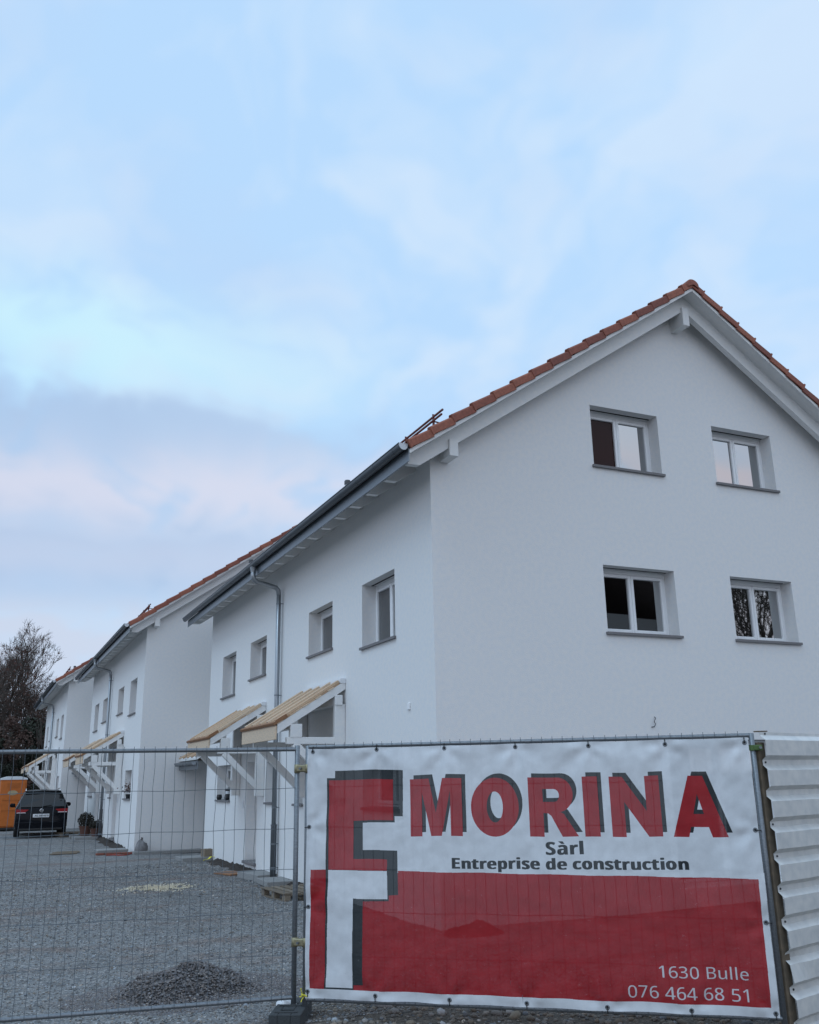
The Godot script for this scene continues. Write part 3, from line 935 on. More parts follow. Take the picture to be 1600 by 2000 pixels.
func fence_panel(label: String, a: Vector3, e: Vector3, n: Vector3, length: float, y0: float, y1: float, stub: float):
	# a: foot of the first post; e along the panel
	var t := thing("wire_fence", label, "fence panel", Vector3(a.x, 0, a.z), 0.0, "mobile wire fence panels")
	t.transform.basis = Basis(e, Vector3.UP, n)
	var r := 0.021
	for x in [0.0, length]:
		var s := Shape.new()
		s.tube([Vector3(x, y0 - 0.12, 0), Vector3(x, y1 + stub, 0)], [r], 14)
		obj("post", s, m.galv, t, true)
	for y in [y0, y1 - 0.02]:
		var s := Shape.new()
		s.tube([Vector3(0, y, 0), Vector3(length, y, 0)], [0.017], 12, false)
		obj("rail", s, m.galv, t, true)
	var fr := RandomNumberGenerator.new()
	fr.seed = int(length * 1000)
	var k := 1
	while k * 0.083 < length - 0.03:
		var s := Shape.new()
		var x := k * 0.083
		var pts := []
		for j in 13:
			var f := j / 12.0
			pts.push_back(Vector3(x + 0.0035 * sin(f * 40.0 + k) + fr.randf_range(-0.002, 0.002), lerpf(y0 - 0.02, y1 + 0.012, f), 0.019 + 0.002 * sin(f * 21.0)))
		s.tube(pts, [0.0019], 4, false)
		obj("wire", s, m.wire, t)
		k += 1
	for j in 5:
		var s := Shape.new()
		var y := lerpf(y0, y1 - 0.02, (j + 1) / 6.0)
		var pts := []
		for i in 25:
			var f := i / 24.0
			pts.push_back(Vector3(f * length, y + 0.004 * sin(f * 31.0 + j * 2.0), 0.0155))
		s.tube(pts, [0.0023], 4, false)
		obj("wire", s, m.wire, t)
	return t

func clamp_on(at: Vector3, e: Vector3, n: Vector3, label: String):
	# a brass-coloured coupler that holds two fence posts together
	var t := thing("fence_clamp", label, "clamp", at, 0.0, "couplers on the fence posts")
	t.transform.basis = Basis(e, Vector3.UP, n)
	for x in [-0.048, 0.048]:
		var s := Shape.new()
		s.tube([Vector3(x, -0.034, 0), Vector3(x, 0.034, 0)], [0.027], 14)
		obj("collar", s, m.brass, t, true)
	var s := Shape.new()
	s.box(Vector3(-0.045, -0.028, -0.012), Vector3(0.045, 0.028, 0.030), 0.008)
	obj("jaw", s, m.brass, t)
	s = Shape.new()
	s.tube([Vector3(0, 0, 0.028), Vector3(0, 0, 0.055)], [0.010], 6)
	obj("bolt", s, m.galv, t)

# banner print, drawn into a texture: metres on the banner, from its lower left corner
const BW := 3.545
const BH := 1.915
const BX0 := 0.012
const BY0 := 0.198
var img: Image
var ppm := 0.0

func fill(poly: Array, c: Color):
	# even-odd scan fill; poly holds points on the panel (s, y)
	var p := PackedVector2Array()
	var lo := 1e9; var hi := -1e9
	for q in poly:
		var v := Vector2((q[0] - BX0) * ppm, (BY0 + BH - q[1]) * ppm)
		p.push_back(v); lo = minf(lo, v.y); hi = maxf(hi, v.y)
	var h := img.get_height(); var w := img.get_width()
	for y in range(maxi(0, int(lo)), mini(h - 1, int(hi) + 1) + 1):
		var cy := y + 0.5
		var xs := []
		for i in p.size():
			var a := p[i]; var b := p[(i + 1) % p.size()]
			if (a.y <= cy) != (b.y <= cy): xs.push_back(a.x + (cy - a.y) / (b.y - a.y) * (b.x - a.x))
		xs.sort()
		for i in range(0, xs.size() - 1, 2):
			var x0 := maxi(0, roundi(xs[i])); var x1 := mini(w, roundi(xs[i + 1]))
			if x1 > x0: img.fill_rect(Rect2i(x0, y, x1 - x0, 1), c)

func letter(ch: String, x0: float, x1: float, y0: float, y1: float, c: Color):
	var X := func(u: float) -> float: return lerpf(x0, x1, u)
	var Y := func(v: float) -> float: return lerpf(y0, y1, v)
	var P := func(l: Array) -> Array:
		var o := []
		for q in l: o.push_back([X.call(q[0]), Y.call(q[1])])
		return o
	match ch:
		"M": fill(P.call([[0, 0], [0, 1], [0.36, 1], [0.495, 0.40], [0.63, 1], [1, 1], [1, 0], [0.775, 0], [0.775, 0.77], [0.60, 0], [0.40, 0], [0.225, 0.77], [0.225, 0]]), c)
		"I": fill(P.call([[0, 0], [0, 1], [1, 1], [1, 0]]), c)
		"N": fill(P.call([[0, 0], [0, 1], [0.27, 1], [0.72, 0.42], [0.72, 1], [1, 1], [1, 0], [0.73, 0], [0.28, 0.58], [0.28, 0]]), c)
		"A":
			fill(P.call([[0, 0], [0.36, 1], [0.63, 1], [1, 0], [0.715, 0], [0.66, 0.165], [0.335, 0.165], [0.285, 0]]), c)
		"O":
			var o := []
			for i in 64:
				var t := TAU * i / 64
				o.push_back([X.call(0.5 + 0.5 * cos(t)), Y.call(0.5 + 0.505 * sin(t))])
			fill(o, c)
		"R":
			var o := [[0, 0], [0, 1], [0.55, 1]]
			for i in 17:
				var t := PI * 0.5 - PI * i / 16
				o.push_back([0.60 + 0.325 * cos(t), 0.705 + 0.295 * sin(t)])
			o.append_array([[0.66, 0.41], [0.72, 0.38], [1.0, 0], [0.67, 0], [0.46, 0.35], [0.40, 0.39], [0.30, 0.40], [0.30, 0]])
			fill(P.call(o), c)

func letter_hole(ch: String, x0: float, x1: float, y0: float, y1: float) -> Array:
	var P := func(l: Array) -> Array:
		var o := []
		for q in l: o.push_back([lerpf(x0, x1, q[0]), lerpf(y0, y1, q[1])])
		return o
	if ch == "A": return P.call([[0.40, 0.375], [0.498, 0.70], [0.595, 0.375]])
	if ch == "O":
		var o := []
		for i in 48:
			var t := TAU * i / 48
			o.push_back([0.5 + 0.170 * cos(t), 0.5 + 0.265 * sin(t)])
		return P.call(o)
	if ch == "R":
		var o := [[0.30, 0.585], [0.30, 0.805], [0.52, 0.805]]
		for i in 9:
			var t := PI * 0.5 - PI * i / 8
			o.push_back([0.53 + 0.11 * cos(t), 0.695 + 0.11 * sin(t)])
		return P.call(o)
	return []

func words(text: String, x0: float, x1: float, y0: float, y1: float, c: Color, bold: bool, embolden := 0.0):
	# text set into the box x0..x1; y0 is the baseline and y1 the height of its tallest letter
	var f := SystemFont.new()
	f.font_names = PackedStringArray(["Droid Sans"])
	f.font_weight = 700 if bold else 400
	var tm := TextMesh.new()
	tm.font = f
	tm.text = text
	tm.font_size = 64
	tm.depth = 0.0
	tm.curve_step = 2.0
	var arr := tm.get_mesh_arrays()
	var v: PackedVector3Array = arr[Mesh.ARRAY_VERTEX]
	var idx: PackedInt32Array = arr[Mesh.ARRAY_INDEX]
	var lo := Vector2(1e9, 1e9); var hi := -lo
	for p in v:
		lo = lo.min(Vector2(p.x, p.y)); hi = hi.max(Vector2(p.x, p.y))
	# the baseline, from the first letter, which is always a capital or a digit
	var base := 1e9
	for p in v:
		if p.x < lo.x + (hi.x - lo.x) * (0.7 / text.length()): base = minf(base, p.y)
	var n := idx.size() if idx.size() > 0 else v.size()
	for dx in ([0.0] if embolden == 0.0 else [-embolden, 0.0, embolden]):
		for i in range(0, n, 3):
			var t := []
			for k in 3:
				var p := v[idx[i + k]] if idx.size() > 0 else v[i + k]
				t.push_back([lerpf(x0, x1, (p.x - lo.x) / (hi.x - lo.x)) + dx, lerpf(y0, y1, (p.y - base) / (hi.y - base))])
			fill(t, c)

func banner_texture() -> ImageTexture:
	var w := 2048
	ppm = w / BW
	img = Image.create(w, int(BH * ppm), false, Image.FORMAT_RGB8)
	var white := srgb(0.66, 0.69, 0.72)
	var red := srgb(0.335, 0.016, 0.023)
	var dark := srgb(0.024, 0.030, 0.034)
	img.fill(white)
	fill([[0.055, 1.155], [3.515, 1.109], [3.505, 0.262], [0.046, 0.270]], red)
	fill([[0.2, 1.20], [0.2, 1.13], [0.79, 1.13], [0.79, 1.20]], white)
	fill([[0.258, 1.937], [0.845, 1.932], [0.838, 1.570], [0.768, 1.569], [0.768, 1.521], [0.497, 1.518], [0.497, 1.307], [0.785, 1.304], [0.788, 0.966], [0.71, 0.962], [0.709, 0.921], [0.498, 0.919], [0.493, 0.307], [0.418, 0.304], [0.418, 0.270], [0.177, 0.270], [0.189, 1.878], [0.258, 1.878]], dark)
	fill([[0.206, 1.861], [0.759, 1.857], [0.757, 1.537], [0.417, 1.535], [0.417, 1.240], [0.699, 1.236], [0.698, 1.148], [0.207, 1.152]], red)
	fill([[0.205, 1.150], [0.698, 1.146], [0.700, 0.935], [0.417, 0.937], [0.410, 0.281], [0.190, 0.281]], white)
	var row := [["M", 0.904, 1.331], ["O", 1.403, 1.787], ["R", 1.866, 2.243], ["I", 2.291, 2.407], ["N", 2.497, 2.871], ["A", 2.948, 3.342]]
	var y0 := func(x: float) -> float: return 1.414 - 0.006 * (x - 0.9)
	for pass_ in 2:
		for l in row:
			var dx := 0.031 if pass_ == 0 else 0.0
			var b: float = y0.call(l[1]) + dx
			letter(l[0], l[1] + dx, l[2] + dx, b, b + 0.443, dark if pass_ == 0 else red)
			if pass_ == 1:
				# what shows through the bowl: the banner, and the edge of the letter's drop shade
				var hole := letter_hole(l[0], l[1], l[2], b, b + 0.443)
				if hole:
					fill(hole, dark)
					var sh := letter_hole(l[0], l[1] + 0.031, l[2] + 0.031, b + 0.031, b + 0.474)
					var a := PackedVector2Array(); var d := PackedVector2Array()
					for q in hole: a.push_back(Vector2(q[0], q[1]))
					for q in sh: d.push_back(Vector2(q[0], q[1]))
					for poly in Geometry2D.intersect_polygons(a, d):
						var pl := []
						for q in poly: pl.push_back([q.x, q.y])
						fill(pl, white)
	words("Sàrl", 1.983, 2.268, 1.276, 1.376, dark, true, 0.003)
	words("Entreprise de construction", 1.238, 3.033, 1.170, 1.255, dark, true, 0.004)
	var pale := srgb(0.58, 0.58, 0.61)
	words("1630 Bulle", 2.755, 3.376, 0.432, 0.515, pale, false)
	words("076 464 68 51", 2.525, 3.362, 0.290, 0.374, pale, false)
	# weave and handling marks of the cloth
	var gr := noise(0.9, 1, 300)
	var st := noise(0.012, 5, 301)
	var d := img.get_data()
	var iw := img.get_width()
	for y in img.get_height():
		for x in iw:
			var k := (y * iw + x) * 3
			var g := 1.0 + 0.03 * gr.get_noise_2d(x, y) + 0.05 * st.get_noise_2d(x, y)
			d[k] = clampi(int(d[k] * g), 0, 255); d[k + 1] = clampi(int(d[k + 1] * g), 0, 255); d[k + 2] = clampi(int(d[k + 2] * g), 0, 255)
	# pale scuffs and splashes
	var r := RandomNumberGenerator.new()
	r.seed = 8
	img = Image.create_from_data(iw, img.get_height(), false, Image.FORMAT_RGB8, d)
	for i in 150:
		var x := r.randi_range(60, iw - 60)
		var y := r.randi_range(int(img.get_height() * 0.55), img.get_height() - 60)
		for j in r.randi_range(3, 9):
			var q := Vector2i(x + r.randi_range(-7, 7), y + r.randi_range(-4, 4))
			var c := img.get_pixelv(q).lerp(Color(0.72, 0.70, 0.70), r.randf_range(0.1, 0.4))
			img.fill_rect(Rect2i(q.x, q.y, r.randi_range(1, 4), r.randi_range(1, 2)), c)
	return ImageTexture.create_from_image(img)

var eyelets := []
var bnoise: FastNoiseLite
func banner_out(u: float, v: float) -> float:
	# how far the cloth stands off the wires: slack between the eyelets and creases that run in from them
	var d := 0.016 + 0.018 * bnoise.get_noise_2d(u * 22.0, v * 13.0) + 0.007 * bnoise.get_noise_2d(u * 60.0 + 9.0, v * 60.0)
	for e in eyelets:
		var dx: float = u - e.x; var dy: float = v - e.y
		var r2 := dx * dx + dy * dy
		if r2 > 0.36: continue
		var r := sqrt(r2)
		d -= 0.014 * exp(-r2 * 90.0)
		var a := atan2(dy, dx)
		d += 0.014 * sin(a * 5.0 + e.x * 7.0) * smoothstep(0.03, 0.12, r) * exp(-r * 5.0)
	# diagonal pulls near the street end and below the big letter
	d += 0.014 * exp(-pow((u - 3.25 + (v - 0.6) * 0.35) * 7.0, 2.0)) * smoothstep(0.2, 0.6, v) * smoothstep(1.2, 0.8, v)
	d += 0.012 * exp(-pow((u - 0.25 - (0.9 - v) * 0.5) * 9.0, 2.0)) * smoothstep(0.25, 0.5, v) * smoothstep(1.05, 0.8, v)
	return d

func make_banner():
	bnoise = noise(0.05, 3, 401)
	var top := [[0.056, 2.088], [0.616, 2.095], [1.193, 2.090], [1.778, 2.086], [2.359, 2.080], [2.945, 2.076], [3.529, 2.074]]
	var bot := [[0.030, 0.247], [0.593, 0.236], [1.183, 0.228], [1.773, 0.222], [2.367, 0.220], [2.961, 0.218], [3.532, 0.220]]
	var side := [[0.034, 1.486], [0.032, 0.872], [3.535, 1.445], [3.535, 0.813]]
	for e in top + bot + side: eyelets.push_back(Vector2(e[0], e[1]))
	var t := thing("banner", "large white and red builder's banner with dark-edged red lettering, tied to the wire fence", "banner", FA)
	t.transform.basis = Basis(FE, Vector3.UP, FN)
	var st := SurfaceTool.new()
	st.begin(Mesh.PRIMITIVE_TRIANGLES)
	var nx := 220; var ny := 120
	for j in ny + 1:
		for i in nx + 1:
			var u := float(i) / nx; var v := float(j) / ny
			var px := BX0 + BW * u; var py := BY0 + BH * v
			# hem lines bow in a little between the eyelets
			var ty := py + (0.004 * (cos(px / 0.586 * TAU) - 1.0)) * (v if v > 0.5 else -(1.0 - v)) - 0.006 * u * (1.0 - v)
			st.set_uv(Vector2(u, 1.0 - v))
			st.add_vertex(Vector3(px, ty, 0.026 + banner_out(px, py)))
	for j in ny:
		for i in nx:
			var a := j * (nx + 1) + i
			for k in [a, a + nx + 1, a + nx + 2, a, a + nx + 2, a + 1]: st.add_index(k)
	st.generate_normals()
	var cloth := StandardMaterial3D.new()
	cloth.albedo_texture = banner_texture()
	# a micro-perforated cloth: a share of what lies behind shows through its holes
	cloth.transparency = BaseMaterial3D.TRANSPARENCY_ALPHA
	cloth.albedo_color = Color(1, 1, 1, 0.905)
	cloth.metallic_specular = 0.3
	cloth.backlight_enabled = true
	cloth.backlight = Color(0.3, 0.3, 0.3)
	cloth.roughness = 0.42
	cloth.cull_mode = BaseMaterial3D.CULL_DISABLED
	var am := st.commit()
	obj("cloth", am, cloth, t)
	for e in top + bot + side:
		var z := 0.026 + banner_out(e[0], e[1])
		var ey := Shape.new()
		for k in 16:
			var a0 := TAU * k / 16; var a1 := TAU * (k + 1) / 16
			var P := func(a: float, r: float, dz: float) -> Vector3: return Vector3(e[0] + cos(a) * r, e[1] + sin(a) * r, z + dz)
			ey.quad(P.call(a0, 0.008, 0.002), P.call(a0, 0.012, 0.006), P.call(a1, 0.012, 0.006), P.call(a1, 0.008, 0.002))
			ey.quad(P.call(a0, 0.012, 0.006), P.call(a0, 0.018, 0.001), P.call(a1, 0.018, 0.001), P.call(a1, 0.012, 0.006))
		obj("eyelet", ey, m.galv, t, true)
		var hole := Shape.new()
		hole.tube([Vector3(e[0], e[1], z - 0.006), Vector3(e[0], e[1], z + 0.0025)], [0.008], 10)
		var dir := Vector3(0, 1, 0) if e in top else Vector3(0, -1, 0)
		if e in side: dir = Vector3(-1 if e[0] < 1.0 else 1, -0.1, 0)
		var p := Vector3(e[0], e[1], z + 0.006)
		hole.tube([p, p + dir * 0.018 + Vector3(0, 0, 0.003), p + dir * 0.038, p + dir * 0.044 + Vector3(0, 0, -0.03)], [0.0036], 6)
		obj("cable_tie", hole, m.tie, t)

func make_fences():
	fence_panel("wire fence panel behind the builder's banner", FA, FE, FN, 3.586, 0.185, 2.148, -0.005)
	var e2 := Vector3(-0.988, 0, -0.155).normalized()
	var a2 := Vector3(-3.212, 0, 3.862)
	var n2 := Vector3(0.155, 0, -0.988)
	# e along the panel, seen from the yard: keep the wires on the street side
	fence_panel("open wire fence panel in front of the gravel yard", a2 + e2 * 3.5, -e2, -n2, 3.5, 0.195, 2.135, 0.012)
	var mid := (FA + a2) * 0.5
	var ce := (FA - a2).normalized()
	var cn := Vector3(-ce.z, 0, ce.x)
	clamp_on(mid + Vector3(0, 1.955, 0), ce, cn, "upper brass coupler joining the two fence posts")
	clamp_on(mid + Vector3(0, 0.600, 0), ce, cn, "lower brass coupler joining the two fence posts")
	# the foot block both posts stand in
	var f := thing("fence_weight", "dark moulded foot block carrying the two fence posts", "foot block", Vector3(-3.24, 0.01, 3.88))
	f.rotation.y = -0.473
	var s := Shape.new()
	var h := 0.125
	s.box(Vector3(-0.125, -0.06, -0.30), Vector3(0.125, 0.0, 0.27), 0.004)
	for b in [[-0.125, -0.055, -0.30, 0.27], [0.045, 0.125, -0.30, 0.27], [-0.056, 0.046, -0.30, -0.12], [-0.056, 0.046, -0.06, 0.08], [-0.056, 0.046, 0.16, 0.27]]:
		s.box(Vector3(b[0], 0.0, b[2]), Vector3(b[1], h, b[3]), 0.006)
	obj("body", s, m.foot, f)
	for z in [-0.02, 0.20]:
		s = Shape.new()
		s.box(Vector3(-0.09, h - 0.004, z), Vector3(0.09, h + 0.012, z + 0.022), 0.004)
		obj("rib", s, m.foot, f)
	# yellow twine and a pale rag tied round the feet of the posts
	var tw := thing("twine", "frayed yellow twine knotted round the feet of the fence posts", "twine", Vector3(-3.17, 0.21, 3.91))
	var r := RandomNumberGenerator.new()
	r.seed = 5
	for i in 6:
		s = Shape.new()
		var pts := []
		var p := Vector3(r.randf_range(-0.03, 0.03), r.randf_range(-0.01, 0.03), 0.025)
		var d := Vector3(r.randf_range(-1, 1), r.randf_range(-0.5, 0.7), r.randf_range(0, 0.6)).normalized()
		for k in 5:
			pts.push_back(p)
			p += d * 0.016
			d = (d + Vector3(r.randf_range(-0.6, 0.6), r.randf_range(-0.9, 0.2), r.randf_range(-0.4, 0.4))).normalized()
		s.tube(pts, [0.004], 5)
		obj("strand", s, m.yellow, tw)
	var rag := thing("rag", "crumpled white plastic rag on the gravel behind the fence posts", "rag", Vector3(-3.235, gy(-3.24, 3.74) + 0.07, 3.74))
	obj("cloth", crumple(0.09, 3, 31), m.foil, rag, true)

func crumple(rad: float, bumps: float, sd: int) -> Shape:
	var s := Shape.new()
	var n := noise(bumps, 3, sd)
	var P := func(i: int, j: int) -> Vector3:
		var a := TAU * (i % 18) / 18.0
		var b := PI * j / 10.0 - PI / 2
		var d := Vector3(cos(a) * cos(b), sin(b), sin(a) * cos(b))
		return d * rad * (1.0 + 0.55 * n.get_noise_3dv(d)) * Vector3(1, 0.9, 1)
	for i in 18:
		for j in 10: s.quad(P.call(i, j), P.call(i, j + 1), P.call(i + 1, j + 1), P.call(i + 1, j))
	return s

func make_hoarding():
	# white trapezoidal metal sheet fixed to a timber post; its ribs run level
	var a := Vector3(-0.264, 0, 6.181)
	var e := Vector3(0.962, 0, -0.272).normalized()
	var n := Vector3(-e.z, 0, e.x)
	if n.z < 0: n = -n
	var t := thing("metal_hoarding", "white ribbed sheet-metal hoarding next to the banner's street end", "hoarding", a)
	t.transform.basis = Basis(e, Vector3.UP, n)
	var prof := []       # (out, y) from the top down
	var pitch := 0.224
	var y := 2.152
	var d := 0.042
	prof.push_back(Vector2(0, y))
	prof.push_back(Vector2(0, y - 0.022))
	y -= 0.022
	for i in 11:
		prof.push_back(Vector2(d, y - 0.037))
		prof.push_back(Vector2(d, y - 0.152))
		prof.push_back(Vector2(0, y - 0.184))
		y -= pitch
		prof.push_back(Vector2(0, y))
	var s := Shape.new()
	var hn := noise(1.1, 3, 55)
	var nx := 130
	var lengthy := 7.2
	var P := func(i: int, k: int, back: float) -> Vector3:
		var x := lengthy * i / nx
		var p: Vector2 = prof[k]
		# oil-canning of the thin sheet, and a dent near its lower edge
		var o := 0.0035 * hn.get_noise_2d(x * 2.0, p.y * 6.0)
		o -= 0.030 * exp(-(pow((x - 0.06) / 0.13, 2.0) + pow((p.y - 0.545) / 0.035, 2.0)))
		return Vector3(x, p.y + 0.002 * hn.get_noise_2d(x * 3.0 + 7.0, p.y), p.x + o - back)
	for k in prof.size() - 1:
		for i in nx:
			s.quad(P.call(i, k, 0.0), P.call(i + 1, k, 0.0), P.call(i + 1, k + 1, 0.0), P.call(i, k + 1, 0.0))
			s.quad(P.call(i, k, 0.0012), P.call(i, k + 1, 0.0012), P.call(i + 1, k + 1, 0.0012), P.call(i + 1, k, 0.0012))
		s.quad(P.call(0, k, 0.0), P.call(0, k + 1, 0.0), P.call(0, k + 1, 0.0012), P.call(0, k, 0.0012))
	obj("sheet", s, m.sheet, t)
	var vy := 2.152 - 0.022
	for i in 10:
		var yy := vy - pitch * i - 0.203
		for x in [0.035, 1.4, 2.8, 4.2]:
			if i in [1, 6] and x < 0.1: continue
			var sc := Shape.new()
			sc.tube([Vector3(x + 0.01 * sin(i * 3.0), yy, 0.0), Vector3(x + 0.01 * sin(i * 3.0), yy, 0.008)], [0.008], 6)
			obj("screw", sc, m.screw, t)
	var sc := Shape.new()
	sc.tube([Vector3(0.075, 2.14, 0.0), Vector3(0.075, 2.14, 0.008)], [0.008], 6)
	obj("screw", sc, m.screw, t)
	# the post it is fixed to, and a batten end on top
	for x in [-0.03, 2.6, 5.2]:
		var p := Shape.new()
		p.box(Vector3(x, -0.1, -0.075), Vector3(x + 0.10, 2.075, -0.006), 0.006)
		obj("post", p, m.post_wood, t)
	var b := Shape.new()
	b.obox(Transform3D(Basis(Vector3(0, 0, 1), 0.03), Vector3(0.055, 2.158, -0.02)), Vector3(0.15, 0.010, 0.035), 0.002)
	obj("batten_offcut", b, m.old_wood, t)
	# the green-painted clamp that ties the banner panel's post to the timber
	var c := thing("post_clamp", "small green-painted clamp between the banner post and the timber post", "clamp", FA + FE * 3.61 + Vector3(0, 2.035, 0))
	c.transform.basis = Basis(FE, Vector3.UP, FN)
	var k := Shape.new()
	k.tube([Vector3(-0.024, -0.02, 0), Vector3(-0.024, 0.02, 0)], [0.026], 12)
	k.box(Vector3(-0.02, -0.02, -0.012), Vector3(0.045, 0.02, 0.028), 0.005)
	obj("jaw", k, plain(0.07, 0.13, 0.035, 0.6), c)
	k = Shape.new()
	k.tube([Vector3(0.03, 0, 0.026), Vector3(0.03, 0, 0.05)], [0.011], 6)
	obj("bolt", k, m.galv, c)

# ---------------------------------------------------------------- things in the yard
func pallet(at: Vector3, turn: float, label: String):
	var t := thing("pallet", label, "pallet", at, turn, "wooden pallets in the yard")
	var r := RandomNumberGenerator.new()
	r.seed = int(at.z * 10.0) + 50
	for i in 5:
		var s := Shape.new()
		var z := -0.36 + 0.18 * i
		s.obox(Transform3D(Basis(Vector3.UP, r.randf_range(-0.012, 0.012)), Vector3(r.randf_range(-0.008, 0.008), 0.133, z)), Vector3(1.2, 0.022, 0.13 if i % 2 == 0 else 0.10), 0.004)
		obj("deck_board", s, m.old_wood_b if i % 2 else m.old_wood, t)
	for x in [-0.53, 0.0, 0.53]:
		var s := Shape.new()
		s.box(Vector3(x - 0.07, 0.100, -0.40), Vector3(x + 0.07, 0.121, 0.40), 0.003)
		obj("stringer_board", s, m.old_wood, t)
		for z in [-0.35, 0.0, 0.35]:
			s = Shape.new()
			s.box(Vector3(x - 0.07, 0.022, z - 0.05), Vector3(x + 0.07, 0.100, z + 0.05), 0.004)
			obj("block", s, m.old_wood_b, t)
	for z in [-0.35, 0.0, 0.35]:
		var s := Shape.new()
		s.box(Vector3(-0.6, 0.0, z - 0.05), Vector3(0.6, 0.0215, z + 0.05), 0.003)
		obj("base_board", s, m.old_wood, t)

func slab(at: Vector3, size: Vector3, turn: float, label: String, mat: Material = null):
	var s := Shape.new()
	s.box(Vector3(-size.x, 0, -size.z) * Vector3(0.5, 1, 0.5), Vector3(size.x * 0.5, size.y, size.z * 0.5), 0.008)
	var o := obj("concrete_slab", s, mat if mat else m.concrete)
	o.position = at
	o.rotation.y = turn
	tag(o, label, "slab", "concrete slabs laid by the doors", "thing")

func g(x: float, z: float, up := 0.0) -> Vector3:
	return Vector3(x, gy(x, z) + up, z)

func pot_plant(at: Vector3, rad: float, label: String, ball: bool, sd: int):
	var t := thing("potted_shrub", label, "potted plant", at, 0.0, "potted shrubs by the middle house")
	var s := Shape.new()
	s.lathe([Vector2(0.0, 0.0), Vector2(rad * 0.55, 0.0), Vector2(rad * 0.78, rad * 1.1), Vector2(rad * 0.86, rad * 1.1), Vector2(rad * 0.86, rad * 1.25), Vector2(rad * 0.74, rad * 1.25), Vector2(rad * 0.70, rad * 1.15), Vector2(0.0, rad * 1.15)], 18)
	obj("pot", s, m.terracotta, t)
	var r := RandomNumberGenerator.new()
	r.seed = sd
	s = Shape.new()
	for i in 900:
		var d := Vector3(r.randfn(), r.randfn(), r.randfn()).normalized()
		var rr := rad * (1.05 if ball else r.randf_range(0.5, 1.2)) * pow(r.randf(), 0.25)
		var p := d * rr * (Vector3.ONE if ball else Vector3(1.0, 0.8, 1.0)) + Vector3(0, rad * (2.0 if ball else 1.7), 0)
		var a := Vector3(r.randfn(), r.randfn(), r.randfn()).normalized() * 0.035
		var b := a.cross(d).normalized() * 0.022
		s.quad(p - a, p + b, p + a, p - b)
	obj("foliage", s, m.leaf_box, t)

